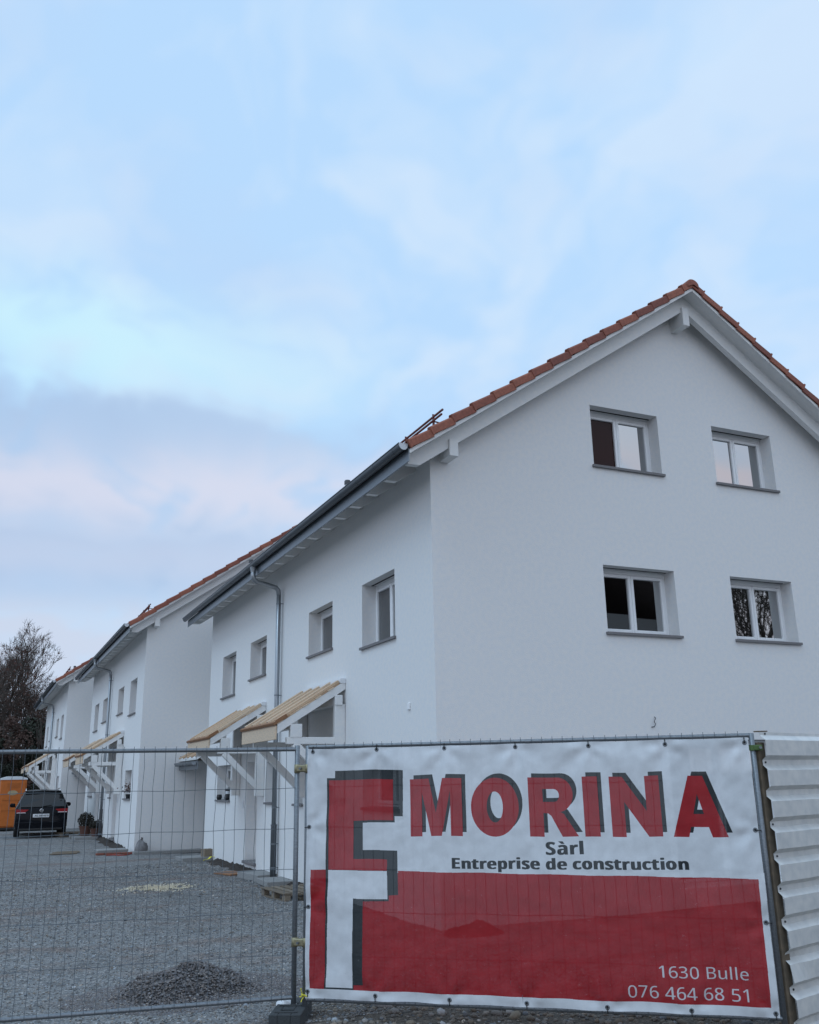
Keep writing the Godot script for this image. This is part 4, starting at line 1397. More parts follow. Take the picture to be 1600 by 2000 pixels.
func make_yard():
	pallet(g(-0.52, -4.62, 0.0), 1.62, "old wooden pallet on the gravel at the banner's inner edge")
	slab(g(-0.17, -8.02, 0.015), Vector3(0.62, 0.13, 1.15), 0.10, "thick concrete slab beside the foot of the downpipe")
	slab(g(-0.22, -6.72, 0.01), Vector3(0.60, 0.10, 0.95), -0.06, "concrete slab between the downpipe and the pallet")
	slab(g(-0.42, -13.55, 0.0), Vector3(0.75, 0.10, 0.8), 0.05, "concrete slab at the far corner of the near house")
	slab(g(-1.98, -17.35, 0.06), Vector3(0.85, 0.06, 0.7), 0.04, "pale slab on red bricks at the middle house corner")
	slab(g(-1.90, -24.8, 0.0), Vector3(0.9, 0.10, 0.9), 0.03, "concrete slab beneath the potted shrubs")
	slab(g(-0.55, -16.45, 0.0), Vector3(1.9, 0.09, 0.35), 0.0, "long concrete strip at the foot of the middle house gable")
	for i in 5:
		var s := Shape.new()
		s.box(Vector3(-0.11, 0, -0.05), Vector3(0.11, 0.055, 0.05), 0.006)
		var o := obj("brick", s, m.brick_red)
		o.position = g(-2.32 + 0.235 * i, -16.98, 0.002)
		o.rotation.y = 0.05 * sin(i * 2.0)
		tag(o, "red brick in the row under the pale slab by the middle house", "brick", "bricks under the slab")
	# a hollow block with a yellow strap in front of it
	var hb := thing("hollow_block", "grey-brown hollow building block at the far corner of the near house", "building block", g(-0.10, -13.35, 0.10), 0.2)
	var s := Shape.new()
	s.box(Vector3(-0.14, 0, -0.12), Vector3(0.14, 0.19, -0.085), 0.006)
	s.box(Vector3(-0.14, 0, 0.085), Vector3(0.14, 0.19, 0.12), 0.006)
	for x in [-0.14, -0.02, 0.10]: s.box(Vector3(x, 0, -0.086), Vector3(x + 0.04, 0.19, 0.086), 0.003)
	obj("body", s, m.old_wood_b, hb)
	var st := thing("strap", "bright yellow strap lying in front of the hollow block", "strap", g(-0.16, -12.98, 0.02))
	s = Shape.new()
	var prev := Vector3.ZERO
	for i in 12:
		var f := i / 11.0
		var p := Vector3(-0.12 + 0.30 * f, 0.01 + 0.09 * sin(f * PI * 0.5) + 0.012 * sin(f * 13.0), 0.05 * sin(f * 5.0))
		if i > 0: s.bar(prev, p, 0.055, 0.006, Vector3.UP)
		prev = p
	obj("webbing", s, m.yellow, st)
	# bank of dark soil left along the wall
	s = Shape.new()
	var dn := noise(0.9, 3, 205)
	for seg in [[-12.9, -8.5, 0.0], [-7.0, -5.2, 0.0], [-26.0, -18.0, -1.42]]:
		var nseg := 50
		for i in nseg:
			for j in 8:
				var P := func(a: int, b: int) -> Vector3:
					var z := lerpf(seg[0], seg[1], float(a) / nseg)
					var u := b / 8.0
					var wd := 0.34 + 0.16 * dn.get_noise_2d(z, 3.0)
					var ends := minf(1.0, minf(float(a), float(nseg - a)) * 0.25)
					return Vector3(seg[2] + 0.05 - wd * u, gy(seg[2], z) - 0.02 + (0.11 + 0.06 * dn.get_noise_2d(z * 3.0, u * 4.0)) * (1.0 - u * u) * ends, z)
				s.quad(P.call(i, j), P.call(i + 1, j), P.call(i + 1, j + 1), P.call(i, j + 1))
	var so := obj("soil_bank", s, m.soil, self, true)
	tag(so, "dark crumbly soil banked along the foot of the side walls", "soil", "", "stuff")
	# rusty board and offcuts
	s = Shape.new()
	s.obox(Transform3D(Basis(Vector3.UP, 0.3), Vector3.ZERO), Vector3(0.5, 0.03, 0.7), 0.004)
	var o := obj("board", s, m.raw_brown)
	o.position = g(-0.45, -9.35, 0.02)
	tag(o, "rusty brown board lying beside the thick concrete slab", "board")
	s = Shape.new()
	s.tube([Vector3(0, 0, 0), Vector3(0, 0.09, 0)], [0.085], 14)
	o = obj("drain_collar", s, m.terracotta)
	o.position = g(-0.095, -7.45, 0.0)
	tag(o, "orange clay drain collar at the foot of the downpipe", "drain collar")
	# heap of dirt against the near corner, seen dimly through the banner
	var hn := noise(1.5, 3, 206)
	s = Shape.new()
	for i in 24:
		for j in 24:
			var P := func(a: int, b: int) -> Vector3:
				var x := -0.42 + 0.84 * a / 24.0; var z := -0.36 + 0.72 * b / 24.0
				var k := clampf(1.0 - Vector2(x / 0.42, z / 0.36).length(), 0, 1)
				return Vector3(x, 0.17 * sqrt(k) * (1.0 + 0.5 * hn.get_noise_2d(x * 2.0, z * 2.0)) - 0.03, z)
			s.quad(P.call(i, j), P.call(i + 1, j), P.call(i + 1, j + 1), P.call(i, j + 1))
	o = obj("dirt_heap", s, m.soil, self, true)
	o.position = g(0.22, 0.50, 0.0)
	tag(o, "low heap of dark dirt showing faintly through the banner", "dirt heap")
	# sawdust
	s = Shape.new()
	var sn := noise(2.2, 3, 207)
	var rr := RandomNumberGenerator.new()
	rr.seed = 12
	for i in 5200:
		var a := rr.randf() * TAU
		var d := absf(rr.randfn(0.0, 0.34))
		var p := Vector3(cos(a) * d * 1.0, 0, sin(a) * d * 0.95)
		if d > 0.2 and sn.get_noise_2d(p.x * 1.5, p.z * 1.5) < -0.25 + d * 0.4: continue
		p.y = gy(-2.36 + p.x, -7.3 + p.z) - gy(-2.36, -7.3) + 0.012 + rr.randf() * 0.012
		var b := Basis(Vector3(rr.randfn(), rr.randfn() * 2.0, rr.randfn()).normalized(), rr.randf() * TAU)
		s.quad(p + b * Vector3(-0.013, 0, -0.009), p + b * Vector3(0.013, 0, -0.009), p + b * Vector3(0.013, 0, 0.009), p + b * Vector3(-0.013, 0, 0.009))
	o = obj("sawdust", s, m.sawdust)
	o.position = g(-2.36, -7.3, 0.0)
	tag(o, "pale patch of sawdust in the middle of the gravel yard", "sawdust", "", "stuff")
	# planks lying in the yard
	for i in 4:
		s = Shape.new()
		s.obox(Transform3D(Basis(Vector3.UP, 0.12 * sin(i * 2.3)), Vector3.ZERO), Vector3(0.75 - 0.1 * (i % 2), 0.03, 0.11), 0.004)
		o = obj("plank", s, m.old_wood if i % 2 else m.old_wood_b)
		o.position = g(-3.22 + 0.05 * i, -17.85 - 0.15 * i, 0.02 + 0.028 * (i / 2))
		tag(o, ["weathered front plank of the loose bundle on the gravel", "second weathered plank of the loose bundle on the gravel", "raised weathered plank of the loose bundle on the gravel", "rear weathered plank of the loose bundle on the gravel"][i], "plank", "planks lying on the gravel")
	# grey sack tied at the top, against the corner of the middle house
	var sk := thing("sack", "grey tied sack leaning against the middle house corner", "sack", g(-1.26, -16.58, 0.0))
	sk.scale = Vector3.ONE * 0.68
	var n := noise(1.4, 3, 208)
	s = Shape.new()
	var prof := [Vector2(0.0, 0.0), Vector2(0.21, 0.02), Vector2(0.26, 0.14), Vector2(0.255, 0.28), Vector2(0.20, 0.40), Vector2(0.11, 0.49), Vector2(0.03, 0.53), Vector2(0.025, 0.55), Vector2(0.055, 0.59), Vector2(0.0, 0.59)]
	for i in prof.size() - 1:
		for k in 22:
			var P := func(a: int, b: int) -> Vector3:
				var t := TAU * (b % 22) / 22.0
				var q: Vector2 = prof[a]
				var f := 1.0 + 0.22 * n.get_noise_3d(cos(t) * 1.2, q.y * 4.0, sin(t) * 1.2)
				return Vector3(cos(t) * q.x * f, q.y * f, sin(t) * q.x * f * 0.85)
			s.quad(P.call(i, k), P.call(i + 1, k), P.call(i + 1, k + 1), P.call(i, k + 1))
	obj("bag", s, m.grey_bag, sk, true)
	var pts := []
	for i in 30:
		var f := i / 29.0
		pts.push_back(g(-2.2 + 2.2 * f, -16.55 + 0.18 * sin(f * 9.0) - 0.1 * sin(f * 23.0), 0.02))
	s = Shape.new()
	s.tube(pts, [0.016], 6)
	o = obj("hose", s, m.red_hose)
	tag(o, "thin red hose snaking past the sack by the middle house", "hose")
	pot_plant(g(-1.93, -25.1, 0.10), 0.27, "round clipped shrub in a clay pot by the middle house", true, 3)
	pot_plant(g(-1.64, -24.55, 0.10), 0.22, "low drooping shrub in a clay pot nearest the standpipe", false, 4)
	pallet(g(-2.15, -26.9, 0.0), 0.15, "dark wooden pallet between the car and the potted shrubs")
	s = Shape.new()
	s.box(Vector3(-0.16, 0, -0.1), Vector3(0.16, 0.14, 0.1), 0.008)
	o = obj("concrete_block", s, m.concrete)
	o.position = g(-2.25, -25.6, 0.0)
	tag(o, "pale concrete block standing beside the clipped shrub's pot", "concrete block")
	# ornaments on two window sills
	var sills := [[-0.13, 1.45, -12.78, "low black-dotted pot on the near house's far sill", 0.075], [-0.05, 1.45, -12.2, "black and white striped lantern on the near house's far sill", 0.085], [-0.13, 1.45, -11.95, "small black bowl on the near house's far sill", 0.07]]
	for k in sills.size():
		var q = sills[k]
		var t := thing("sill_ornament", q[3], "ornament", Vector3(q[0] + 0.14, q[1] - 0.012, q[2]), 0.0, "ornaments on the window sill")
		s = Shape.new()
		var rd: float = q[4]
		s.lathe([Vector2(0, 0), Vector2(rd * 0.7, 0), Vector2(rd, rd * 0.8), Vector2(rd * 0.8, rd * 1.7), Vector2(rd * 0.7, rd * 1.7), Vector2(0, rd * 1.5)], 14)
		obj("pot", s, m.pot_glaze, t)
		if k == 1:
			s = Shape.new()
			s.lathe([Vector2(0, rd * 1.71), Vector2(rd * 0.75, rd * 1.71), Vector2(rd * 0.75, rd * 2.5), Vector2(0, rd * 2.5)], 14)
			obj("shade", s, m.roof_white, t)
			s = Shape.new()
			s.lathe([Vector2(0, rd * 2.51), Vector2(rd * 0.8, rd * 2.51), Vector2(rd * 0.8, rd * 3.2), Vector2(0, rd * 3.2)], 14)
			obj("lid", s, m.pot_glaze, t)
	var fl := thing("sill_plant", "dark potted flower on the middle house's near sill", "potted plant", Vector3(-1.40, 1.43, -18.75))
	s = Shape.new()
	s.lathe([Vector2(0, 0), Vector2(0.06, 0), Vector2(0.085, 0.14), Vector2(0, 0.14)], 14)
	obj("pot", s, m.pot_glaze, fl)
	s = Shape.new()
	for i in 160:
		var p := Vector3(rr.randfn(0, 0.09), 0.2 + absf(rr.randfn(0, 0.12)), rr.randfn(0, 0.09))
		var a := Vector3(rr.randfn(), rr.randfn(), rr.randfn()).normalized() * 0.035
		var b := Vector3(rr.randfn(), rr.randfn(), rr.randfn()).normalized() * 0.022
		s.quad(p - a, p + b, p + a, p - b)
	obj("foliage", s, m.leaf_rust, fl)

# ---------------------------------------------------------------- car and cabin
func make_car():
	var t := thing("parked_car", "black people carrier parked nose-in beside the orange cabin", "car", Vector3(-3.36, gy(-3.3, -27.5), -26.35), -0.035)
	var sec := [[0.0, 0.30, 0.76, 0.90, 0.78, 0.955, 0.70], [-0.06, 0.26, 0.86, 1.0, 0.885, 1.055, 0.79], [-0.20, 0.24, 0.90, 1.04, 0.905, 1.35, 0.72], [-0.37, 0.22, 0.905, 1.05, 0.91, 1.585, 0.645], [-0.60, 0.22, 0.91, 1.04, 0.915, 1.635, 0.635], [-1.6, 0.20, 0.915, 1.01, 0.915, 1.66, 0.64], [-2.6, 0.20, 0.915, 0.99, 0.915, 1.63, 0.62], [-3.4, 0.20, 0.915, 0.98, 0.91, 1.04, 0.75], [-4.1, 0.22, 0.90, 0.86, 0.88, 0.90, 0.70], [-4.36, 0.28, 0.80, 0.66, 0.78, 0.70, 0.60]]
	var ring := func(q: Array) -> Array:
		var h := [Vector2(q[2] * 0.86, q[1]), Vector2(q[2], q[1] + 0.13), Vector2(q[4], 0.56), Vector2(q[4], q[3]), Vector2(lerpf(q[4], q[6], 0.9), q[5] - 0.07), Vector2(q[6] - 0.03, q[5] - 0.015), Vector2(q[6] - 0.12, q[5] + 0.01), Vector2(0.0, q[5] + 0.025)]
		var o := []
		for p in h: o.push_back(Vector3(p.x, p.y, q[0]))
		for i in range(h.size() - 2, -1, -1): o.push_back(Vector3(-h[i].x, h[i].y, q[0]))
		return o
	var s := Shape.new()
	var rings := []
	for q in sec: rings.push_back(ring.call(q))
	for i in rings.size() - 1:
		for k in rings[i].size():
			var k2: int = (k + 1) % rings[i].size()
			s.quad(rings[i][k], rings[i + 1][k], rings[i + 1][k2], rings[i][k2])
	for e in [0, rings.size() - 1]:
		for k in range(1, rings[e].size() - 1): s.tri(rings[e][0], rings[e][k], rings[e][k + 1])
	obj("body", s, m.car_paint, t, true)
	# rear window in three rows that follow the tailgate
	var rows := [[0.775, 1.075, -0.040], [0.735, 1.34, -0.165], [0.655, 1.535, -0.305]]
	var gl := Shape.new()
	for i in 2:
		var a: Array = rows[i]; var b: Array = rows[i + 1]
		gl.quad(Vector3(-a[0], a[1], a[2]), Vector3(-b[0], b[1], b[2]), Vector3(0, b[1] + 0.02, b[2] + 0.014), Vector3(0, a[1], a[2] + 0.012))
		gl.quad(Vector3(0, a[1], a[2] + 0.012), Vector3(0, b[1] + 0.02, b[2] + 0.014), Vector3(b[0], b[1], b[2]), Vector3(a[0], a[1], a[2]))
	obj("rear_window", gl, m.car_glass, t)
	var sp := Shape.new()
	sp.box(Vector3(-0.62, 1.575, -0.40), Vector3(0.62, 1.635, -0.24), 0.02)
	obj("roof_spoiler", sp, m.car_paint, t)
	for x in [-1.0, 1.0]:
		var l := Shape.new()
		l.prism(PackedVector2Array([Vector2(x * 0.45, 0.985), Vector2(x * 0.885, 1.005), Vector2(x * 0.875, 0.86), Vector2(x * 0.62, 0.865)]), -0.06, 0.022)
		obj("tail_light", l, m.tail_red, t)
		l = Shape.new()
		l.box(Vector3(minf(x * 0.55, x * 0.86), 0.868, 0.020), Vector3(maxf(x * 0.55, x * 0.86), 0.888, 0.027))
		obj("light_strip", l, m.plate, t)
		var mr := Shape.new()
		mr.obox(Transform3D(Basis.IDENTITY, Vector3(x * 1.02, 1.10, -2.75)), Vector3(0.20, 0.15, 0.11), 0.04)
		mr.bar(Vector3(x * 0.9, 1.03, -2.75), Vector3(x * 0.98, 1.06, -2.75), 0.05, 0.04)
		obj("door_mirror", mr, m.car_paint, t)
		var rl := Shape.new()
		rl.tube([Vector3(x * 0.60, 1.64, -0.45), Vector3(x * 0.60, 1.70, -0.58), Vector3(x * 0.60, 1.72, -1.5), Vector3(x * 0.58, 1.69, -2.3), Vector3(x * 0.58, 1.64, -2.45)], [0.016], 8)
		obj("roof_rail", rl, m.chrome, t, true)
		var sw := Shape.new()
		var W := func(y: float, z: float) -> Vector3: return Vector3(x * (lerpf(0.915, 0.662, (y - 1.03) / 0.55) + 0.008), y, z)
		sw.quad(W.call(1.09, -0.55), W.call(1.50, -0.75), W.call(1.54, -2.45), W.call(1.06, -3.0))
		obj("side_window", sw, m.car_glass, t)
		for z in [-0.86, -3.52]:
			var wh := part("wheel", t, Transform3D(Basis(Vector3(0, 0, 1), -PI / 2 * x), Vector3(x * 0.80, 0.325, z)))
			var ty := Shape.new()
			ty.lathe([Vector2(0.20, -0.09), Vector2(0.30, -0.10), Vector2(0.327, -0.07), Vector2(0.327, 0.07), Vector2(0.30, 0.105), Vector2(0.20, 0.095)], 24)
			obj("tyre", ty, m.tyre, wh, true)
			ty = Shape.new()
			ty.lathe([Vector2(0.0, 0.07), Vector2(0.06, 0.075), Vector2(0.19, 0.06), Vector2(0.205, 0.092)], 24)
			obj("rim", ty, m.alloy, wh)
	var bp := Shape.new()
	bp.box(Vector3(-0.86, 0.30, -0.10), Vector3(0.86, 0.56, 0.035), 0.03)
	obj("rear_bumper", bp, m.car_paint, t)
	bp = Shape.new()
	bp.box(Vector3(-0.74, 0.26, -0.08), Vector3(0.74, 0.34, 0.042), 0.015)
	obj("bumper_skirt", bp, m.car_plastic, t)
	bp = Shape.new()
	bp.box(Vector3(-0.30, 0.705, 0.0), Vector3(0.26, 0.825, 0.03), 0.006)
	var pl := obj("number_plate", bp, m.plate, t)
	var tm := TextMesh.new()
	var f := SystemFont.new()
	f.font_names = PackedStringArray(["Droid Sans"])
	f.font_weight = 700
	tm.font = f
	tm.text = "AG 205·6678"
	tm.font_size = 32
	tm.pixel_size = 0.0026
	tm.depth = 0.003
	var tx := obj("plate_lettering", tm, m.ink, pl)
	tx.position = Vector3(0.0, 0.765, 0.033)
	var em := Shape.new()
	for k in 24:
		var a0 := TAU * k / 24; var a1 := TAU * (k + 1) / 24
		var P := func(a: float, r: float, z: float) -> Vector3: return Vector3(cos(a) * r - 0.02, 0.945 + sin(a) * r, z)
		em.quad(P.call(a0, 0.052, 0.034), P.call(a0, 0.064, 0.030), P.call(a1, 0.064, 0.030), P.call(a1, 0.052, 0.034))
		em.quad(P.call(a0, 0.064, 0.030), P.call(a0, 0.064, -0.02), P.call(a1, 0.064, -0.02), P.call(a1, 0.064, 0.030))
	for b in [[-0.026, 0.046, -0.004, 0.004], [0.026, 0.046, 0.004, 0.004], [-0.046, 0.022, -0.022, -0.046], [-0.022, -0.046, 0.0, -0.002], [0.0, -0.002, 0.022, -0.046], [0.022, -0.046, 0.046, 0.022]]:
		em.bar(Vector3(b[0] - 0.02, 0.945 + b[1], 0.028), Vector3(b[2] - 0.02, 0.945 + b[3], 0.028), 0.011, 0.008, Vector3.BACK)
	obj("round_emblem", em, m.chrome, t)
	var wp := Shape.new()
	wp.bar(Vector3(-0.02, 1.085, -0.02), Vector3(0.32, 1.13, -0.035), 0.02, 0.02)
	obj("rear_wiper", wp, m.car_plastic, t)

func make_cabin():
	var t := thing("site_toilet", "orange portable toilet cabin with a white roof behind the car", "portable toilet", Vector3(-4.20, gy(-4.2, -33.6) + 0.03, -33.6), 0.05)
	var s := Shape.new()
	var w := 0.525
	s.box(Vector3(-w, 0.10, -w), Vector3(w, 2.08, w - 0.03), 0.03)
	obj("shell", s, m.orange, t)
	s = Shape.new()
	s.box(Vector3(-w - 0.02, 0.0, -w - 0.02), Vector3(w + 0.02, 0.105, w), 0.02)
	obj("skid_base", s, m.car_plastic, t)
	s = Shape.new()
	s.box(Vector3(-w + 0.08, 0.16, w - 0.031), Vector3(w - 0.06, 1.98, w - 0.005), 0.012)
	var d := obj("door", s, m.orange, t)
	for y in [0.78, 0.80, 1.20, 1.22]:
		s = Shape.new()
		s.box(Vector3(-w + 0.12, y, w - 0.006), Vector3(w - 0.10, y + 0.012, w + 0.004))
		obj("rib", s, m.orange_dark, d)
	for i in 4:
		s = Shape.new()
		s.box(Vector3(-0.26, 1.72 + 0.055 * i, w - 0.006), Vector3(0.26, 1.742 + 0.055 * i, w + 0.003))
		obj("vent_slot", s, m.orange_dark, d)
	s = Shape.new()
	for k in 20:
		var a0 := TAU * k / 20; var a1 := TAU * (k + 1) / 20
		s.tri(Vector3(-0.02, 1.52, w + 0.004), Vector3(-0.02 + cos(a1) * 0.20, 1.52 + sin(a1) * 0.10, w + 0.003), Vector3(-0.02 + cos(a0) * 0.20, 1.52 + sin(a0) * 0.10, w + 0.003))
	obj("oval_badge", s, plain(0.42, 0.34, 0.20, 0.5), d)
	s = Shape.new()
	s.prism(PackedVector2Array([Vector2(-w - 0.02, 2.06), Vector2(w + 0.02, 2.06), Vector2(w + 0.01, 2.12), Vector2(0.25, 2.20), Vector2(-0.25, 2.20), Vector2(-w - 0.01, 2.12)]), -w - 0.02, w - 0.01)
	obj("roof", s, m.roof_white, t)

# ---------------------------------------------------------------- trees
func grow(s: Shape, tips: Array, p: Vector3, d: Vector3, len_: float, rad: float, depth: int, r: RandomNumberGenerator, lift: float, kids: int):
	var n := 3
	var pts := [p]; var rads := [rad]
	var q := p; var dd := d
	for i in n:
		dd = (dd + Vector3(r.randfn(0, 0.11), r.randfn(0, 0.07) + lift * 0.05, r.randfn(0, 0.11))).normalized()
		q += dd * len_ / n
		pts.push_back(q)
		rads.push_back(maxf(0.009, rad * lerpf(1.0, 0.62, (i + 1.0) / n)))
	s.tube(pts, rads, 7 if depth > 4 else (5 if depth > 2 else 3), false)
	if depth == 0:
		tips.push_back([q, dd])
		return
	var c := kids + (1 if r.randf() < 0.35 else 0)
	for i in c:
		var side := dd.cross(Vector3(r.randfn(), r.randfn(), r.randfn())).normalized()
		var nd := (dd + side * r.randf_range(0.35, 0.75) + Vector3(0, lift * 0.22, 0)).normalized()
		var at: Vector3 = pts[n] if i < 2 else pts[1 + r.randi() % 2]
		grow(s, tips, at, nd, len_ * r.randf_range(0.66, 0.86), rad * 0.58, depth - 1, r, lift, kids)

func tree(called: String, label: String, at: Vector3, height: float, depth: int, leaf: Material, leaves: int, size: float, sd: int, group: String, trunk := 0.22, kids := 3):
	var r := RandomNumberGenerator.new()
	r.seed = sd
	var t := thing(called, label, "tree", at, 0.0, group)
	var s := Shape.new()
	var tips := []
	var th := height * trunk
	s.tube([Vector3(0, -0.3, 0), Vector3(0.05, th * 0.5, 0), Vector3(0.0, th, 0.05)], [height * 0.024, height * 0.019, height * 0.017], 9, false)
	var first := height * 0.235
	for i in 5:
		var a := TAU * i / 5.0 + r.randf() * 0.6
		grow(s, tips, Vector3(0, th * r.randf_range(0.75, 1.0), 0), Vector3(cos(a) * 0.6, 0.85, sin(a) * 0.6).normalized(), first, height * 0.011, depth, r, 1.0, kids)
	grow(s, tips, Vector3(0, th, 0), Vector3(0.03, 1, 0), first * 1.1, height * 0.013, depth, r, 1.0, kids)
	# bring the crown to the measured height
	var top := 0.0
	for q in tips: top = maxf(top, q[0].y)
	var k := height / top
	t.scale = Vector3(k * 0.98, k, k * 0.98)
	# fine twigs at the ends
	for q in tips:
		for i in 4:
			var e: Vector3 = q[0] + (q[1] + Vector3(r.randfn(0, 0.55), r.randfn(0, 0.45), r.randfn(0, 0.55))).normalized() * r.randf_range(0.25, 0.62)
			s.tube([q[0], e], [0.011, 0.006], 3, false)
	obj("trunk", s, m.bark, t)
	s = Shape.new()
	for i in leaves:
		var q: Array = tips[r.randi() % tips.size()]
		var p: Vector3 = q[0] + Vector3(r.randfn(0, size), r.randfn(0, size), r.randfn(0, size)) * 1.2 - q[1] * r.randf() * size * 2.0
		var a := Vector3(r.randfn(), r.randfn(), r.randfn()).normalized() * size * r.randf_range(0.5, 1.0)
		var b := a.cross(Vector3(r.randfn(), r.randfn(), r.randfn())).normalized() * size * 0.5
		s.quad(p - a, p + b, p + a, p - b)
	obj("crown", s, leaf, t)

func bush(called: String, label: String, at: Vector3, h: float, w: float, leaf: Material, leaves: int, size: float, sd: int, group: String):
	var r := RandomNumberGenerator.new()
	r.seed = sd
	var t := thing(called, label, "tree" if h > 6.0 else "bush", at, 0.0, group)
	var s := Shape.new()
	for i in 26:
		var a := r.randf() * TAU
		var tip := Vector3(cos(a) * w * r.randf_range(0.2, 0.9), h * r.randf_range(0.5, 1.0), sin(a) * w * r.randf_range(0.2, 0.9))
		s.tube([Vector3(cos(a) * 0.15, -0.2, sin(a) * 0.15), tip * Vector3(0.35, 0.5, 0.35) + Vector3(r.randfn(0, 0.1), 0, r.randfn(0, 0.1)), tip], [0.07, 0.045, 0.015], 5, false)
	obj("trunk", s, m.bark, t)
	s = Shape.new()
	var lumps := []
	for i in 30:
		var a := r.randf() * TAU
		var y := r.randf()
		var rad := w * sqrt(maxf(0.0, 1.0 - pow(absf(y * 1.5 - 0.55), 2.4))) * sqrt(r.randf())
		lumps.push_back([Vector3(cos(a) * rad, h * (0.06 + 0.86 * y), sin(a) * rad), r.randf_range(0.20, 0.36) * w])
	for i in leaves:
		var l: Array = lumps[i % lumps.size()]
		var d := Vector3(r.randfn(), r.randfn(), r.randfn()).normalized()
		var p: Vector3 = l[0] + d * l[1] * pow(r.randf(), 0.4)
		var a := Vector3(r.randfn(), r.randfn(), r.randfn()).normalized() * size * r.randf_range(0.5, 1.0)
		var b := a.cross(d).normalized() * size * 0.55
		s.quad(p - a, p + b, p + a, p - b)
	obj("crown", s, leaf, t)

func make_trees():
	tree("bare_tree", "tall round-headed bare tree with a few rust-brown leaves rising above the far thicket", Vector3(-4.7, 0, -68), 14.2, 5, m.leaf_rust, 15000, 0.075, 21, "trees beyond the yard", 0.2)
	tree("bare_tree", "shorter bare tree with brown leaves close to the farthest house", Vector3(-1.9, 0, -63), 8.8, 4, m.leaf_brown, 5200, 0.11, 22, "trees beyond the yard", 0.16)
	tree("bare_tree", "bare tree half cut off by the photo's edge above the orange cabin", Vector3(-6.6, 0, -60), 10.2, 4, m.leaf_brown, 3600, 0.10, 23, "trees beyond the yard", 0.2)
	bush("thicket_bush", "dense brown-leaved bush right above the orange cabin", Vector3(-4.1, 0, -54), 6.2, 2.2, m.leaf_brown, 6500, 0.12, 31, "bushes beyond the yard")
	bush("thicket_bush", "dark evergreen bush between the orange cabin and the farthest house", Vector3(-2.7, 0, -53), 4.2, 1.5, m.leaf_dark, 6000, 0.10, 32, "bushes beyond the yard")
	bush("thicket_bush", "rust-brown bush tight against the farthest house", Vector3(-1.4, 0, -56), 6.4, 1.7, m.leaf_brown, 6500, 0.12, 33, "bushes beyond the yard")
	bush("thicket_bush", "dark evergreen bush at the photo's edge behind the orange cabin", Vector3(-5.6, 0, -52), 5.4, 1.8, m.leaf_dark, 6500, 0.11, 34, "bushes beyond the yard")
	bush("thicket_bush", "broad dark bush closing the gap behind the other bushes", Vector3(-3.2, 0, -60), 6.8, 3.2, m.leaf_dark, 9000, 0.15, 35, "bushes beyond the yard")
	# a wooded rise behind everything
	var s := Shape.new()
	var hn := noise(0.04, 4, 500)
	for i in 60:
		for j in 12:
			var P := func(a: int, b: int) -> Vector3:
				var x := -150.0 + 300.0 * a / 60.0
				var u := b / 12.0
				return Vector3(x, -0.5 + (6.5 + 3.0 * hn.get_noise_2d(x * 1.3, u * 30.0)) * sin(u * PI * 0.5), -82.0 - 60.0 * u)
			s.quad(P.call(i, j), P.call(i + 1, j), P.call(i + 1, j + 1), P.call(i, j + 1))
	var o := obj("hill", s, m.hill, self, true)
	tag(o, "low dark wooded rise behind the houses", "", "", "structure")
	# across the street, mirrored in the gable windows: a house and a bare tree
	var t := thing("street_house", "dark house across the street mirrored in the lower gable window", "house", Vector3(13.7, 0, 20.0), -0.06)
	s = Shape.new()
	s.box(Vector3(-4.5, 0, -4.5), Vector3(4.5, 7.6, 4.5))
	obj("wall", s, plain(0.20, 0.19, 0.18, 0.9), t)
	s = Shape.new()
	s.prism(PackedVector2Array([Vector2(-5.6, 6.9), Vector2(0, 10.4), Vector2(5.6, 6.9), Vector2(5.6, 7.15), Vector2(0, 10.7), Vector2(-5.6, 7.15)]), -5.2, 5.2)
	obj("roof", s, plain(0.10, 0.075, 0.07, 0.85), t)
	tree("bare_tree", "bare tree across the street mirrored in the lower gable window farther along", Vector3(38.0, 0, 30.0), 17.5, 5, m.leaf_brown, 500, 0.07, 24, "trees across the street", 0.2)

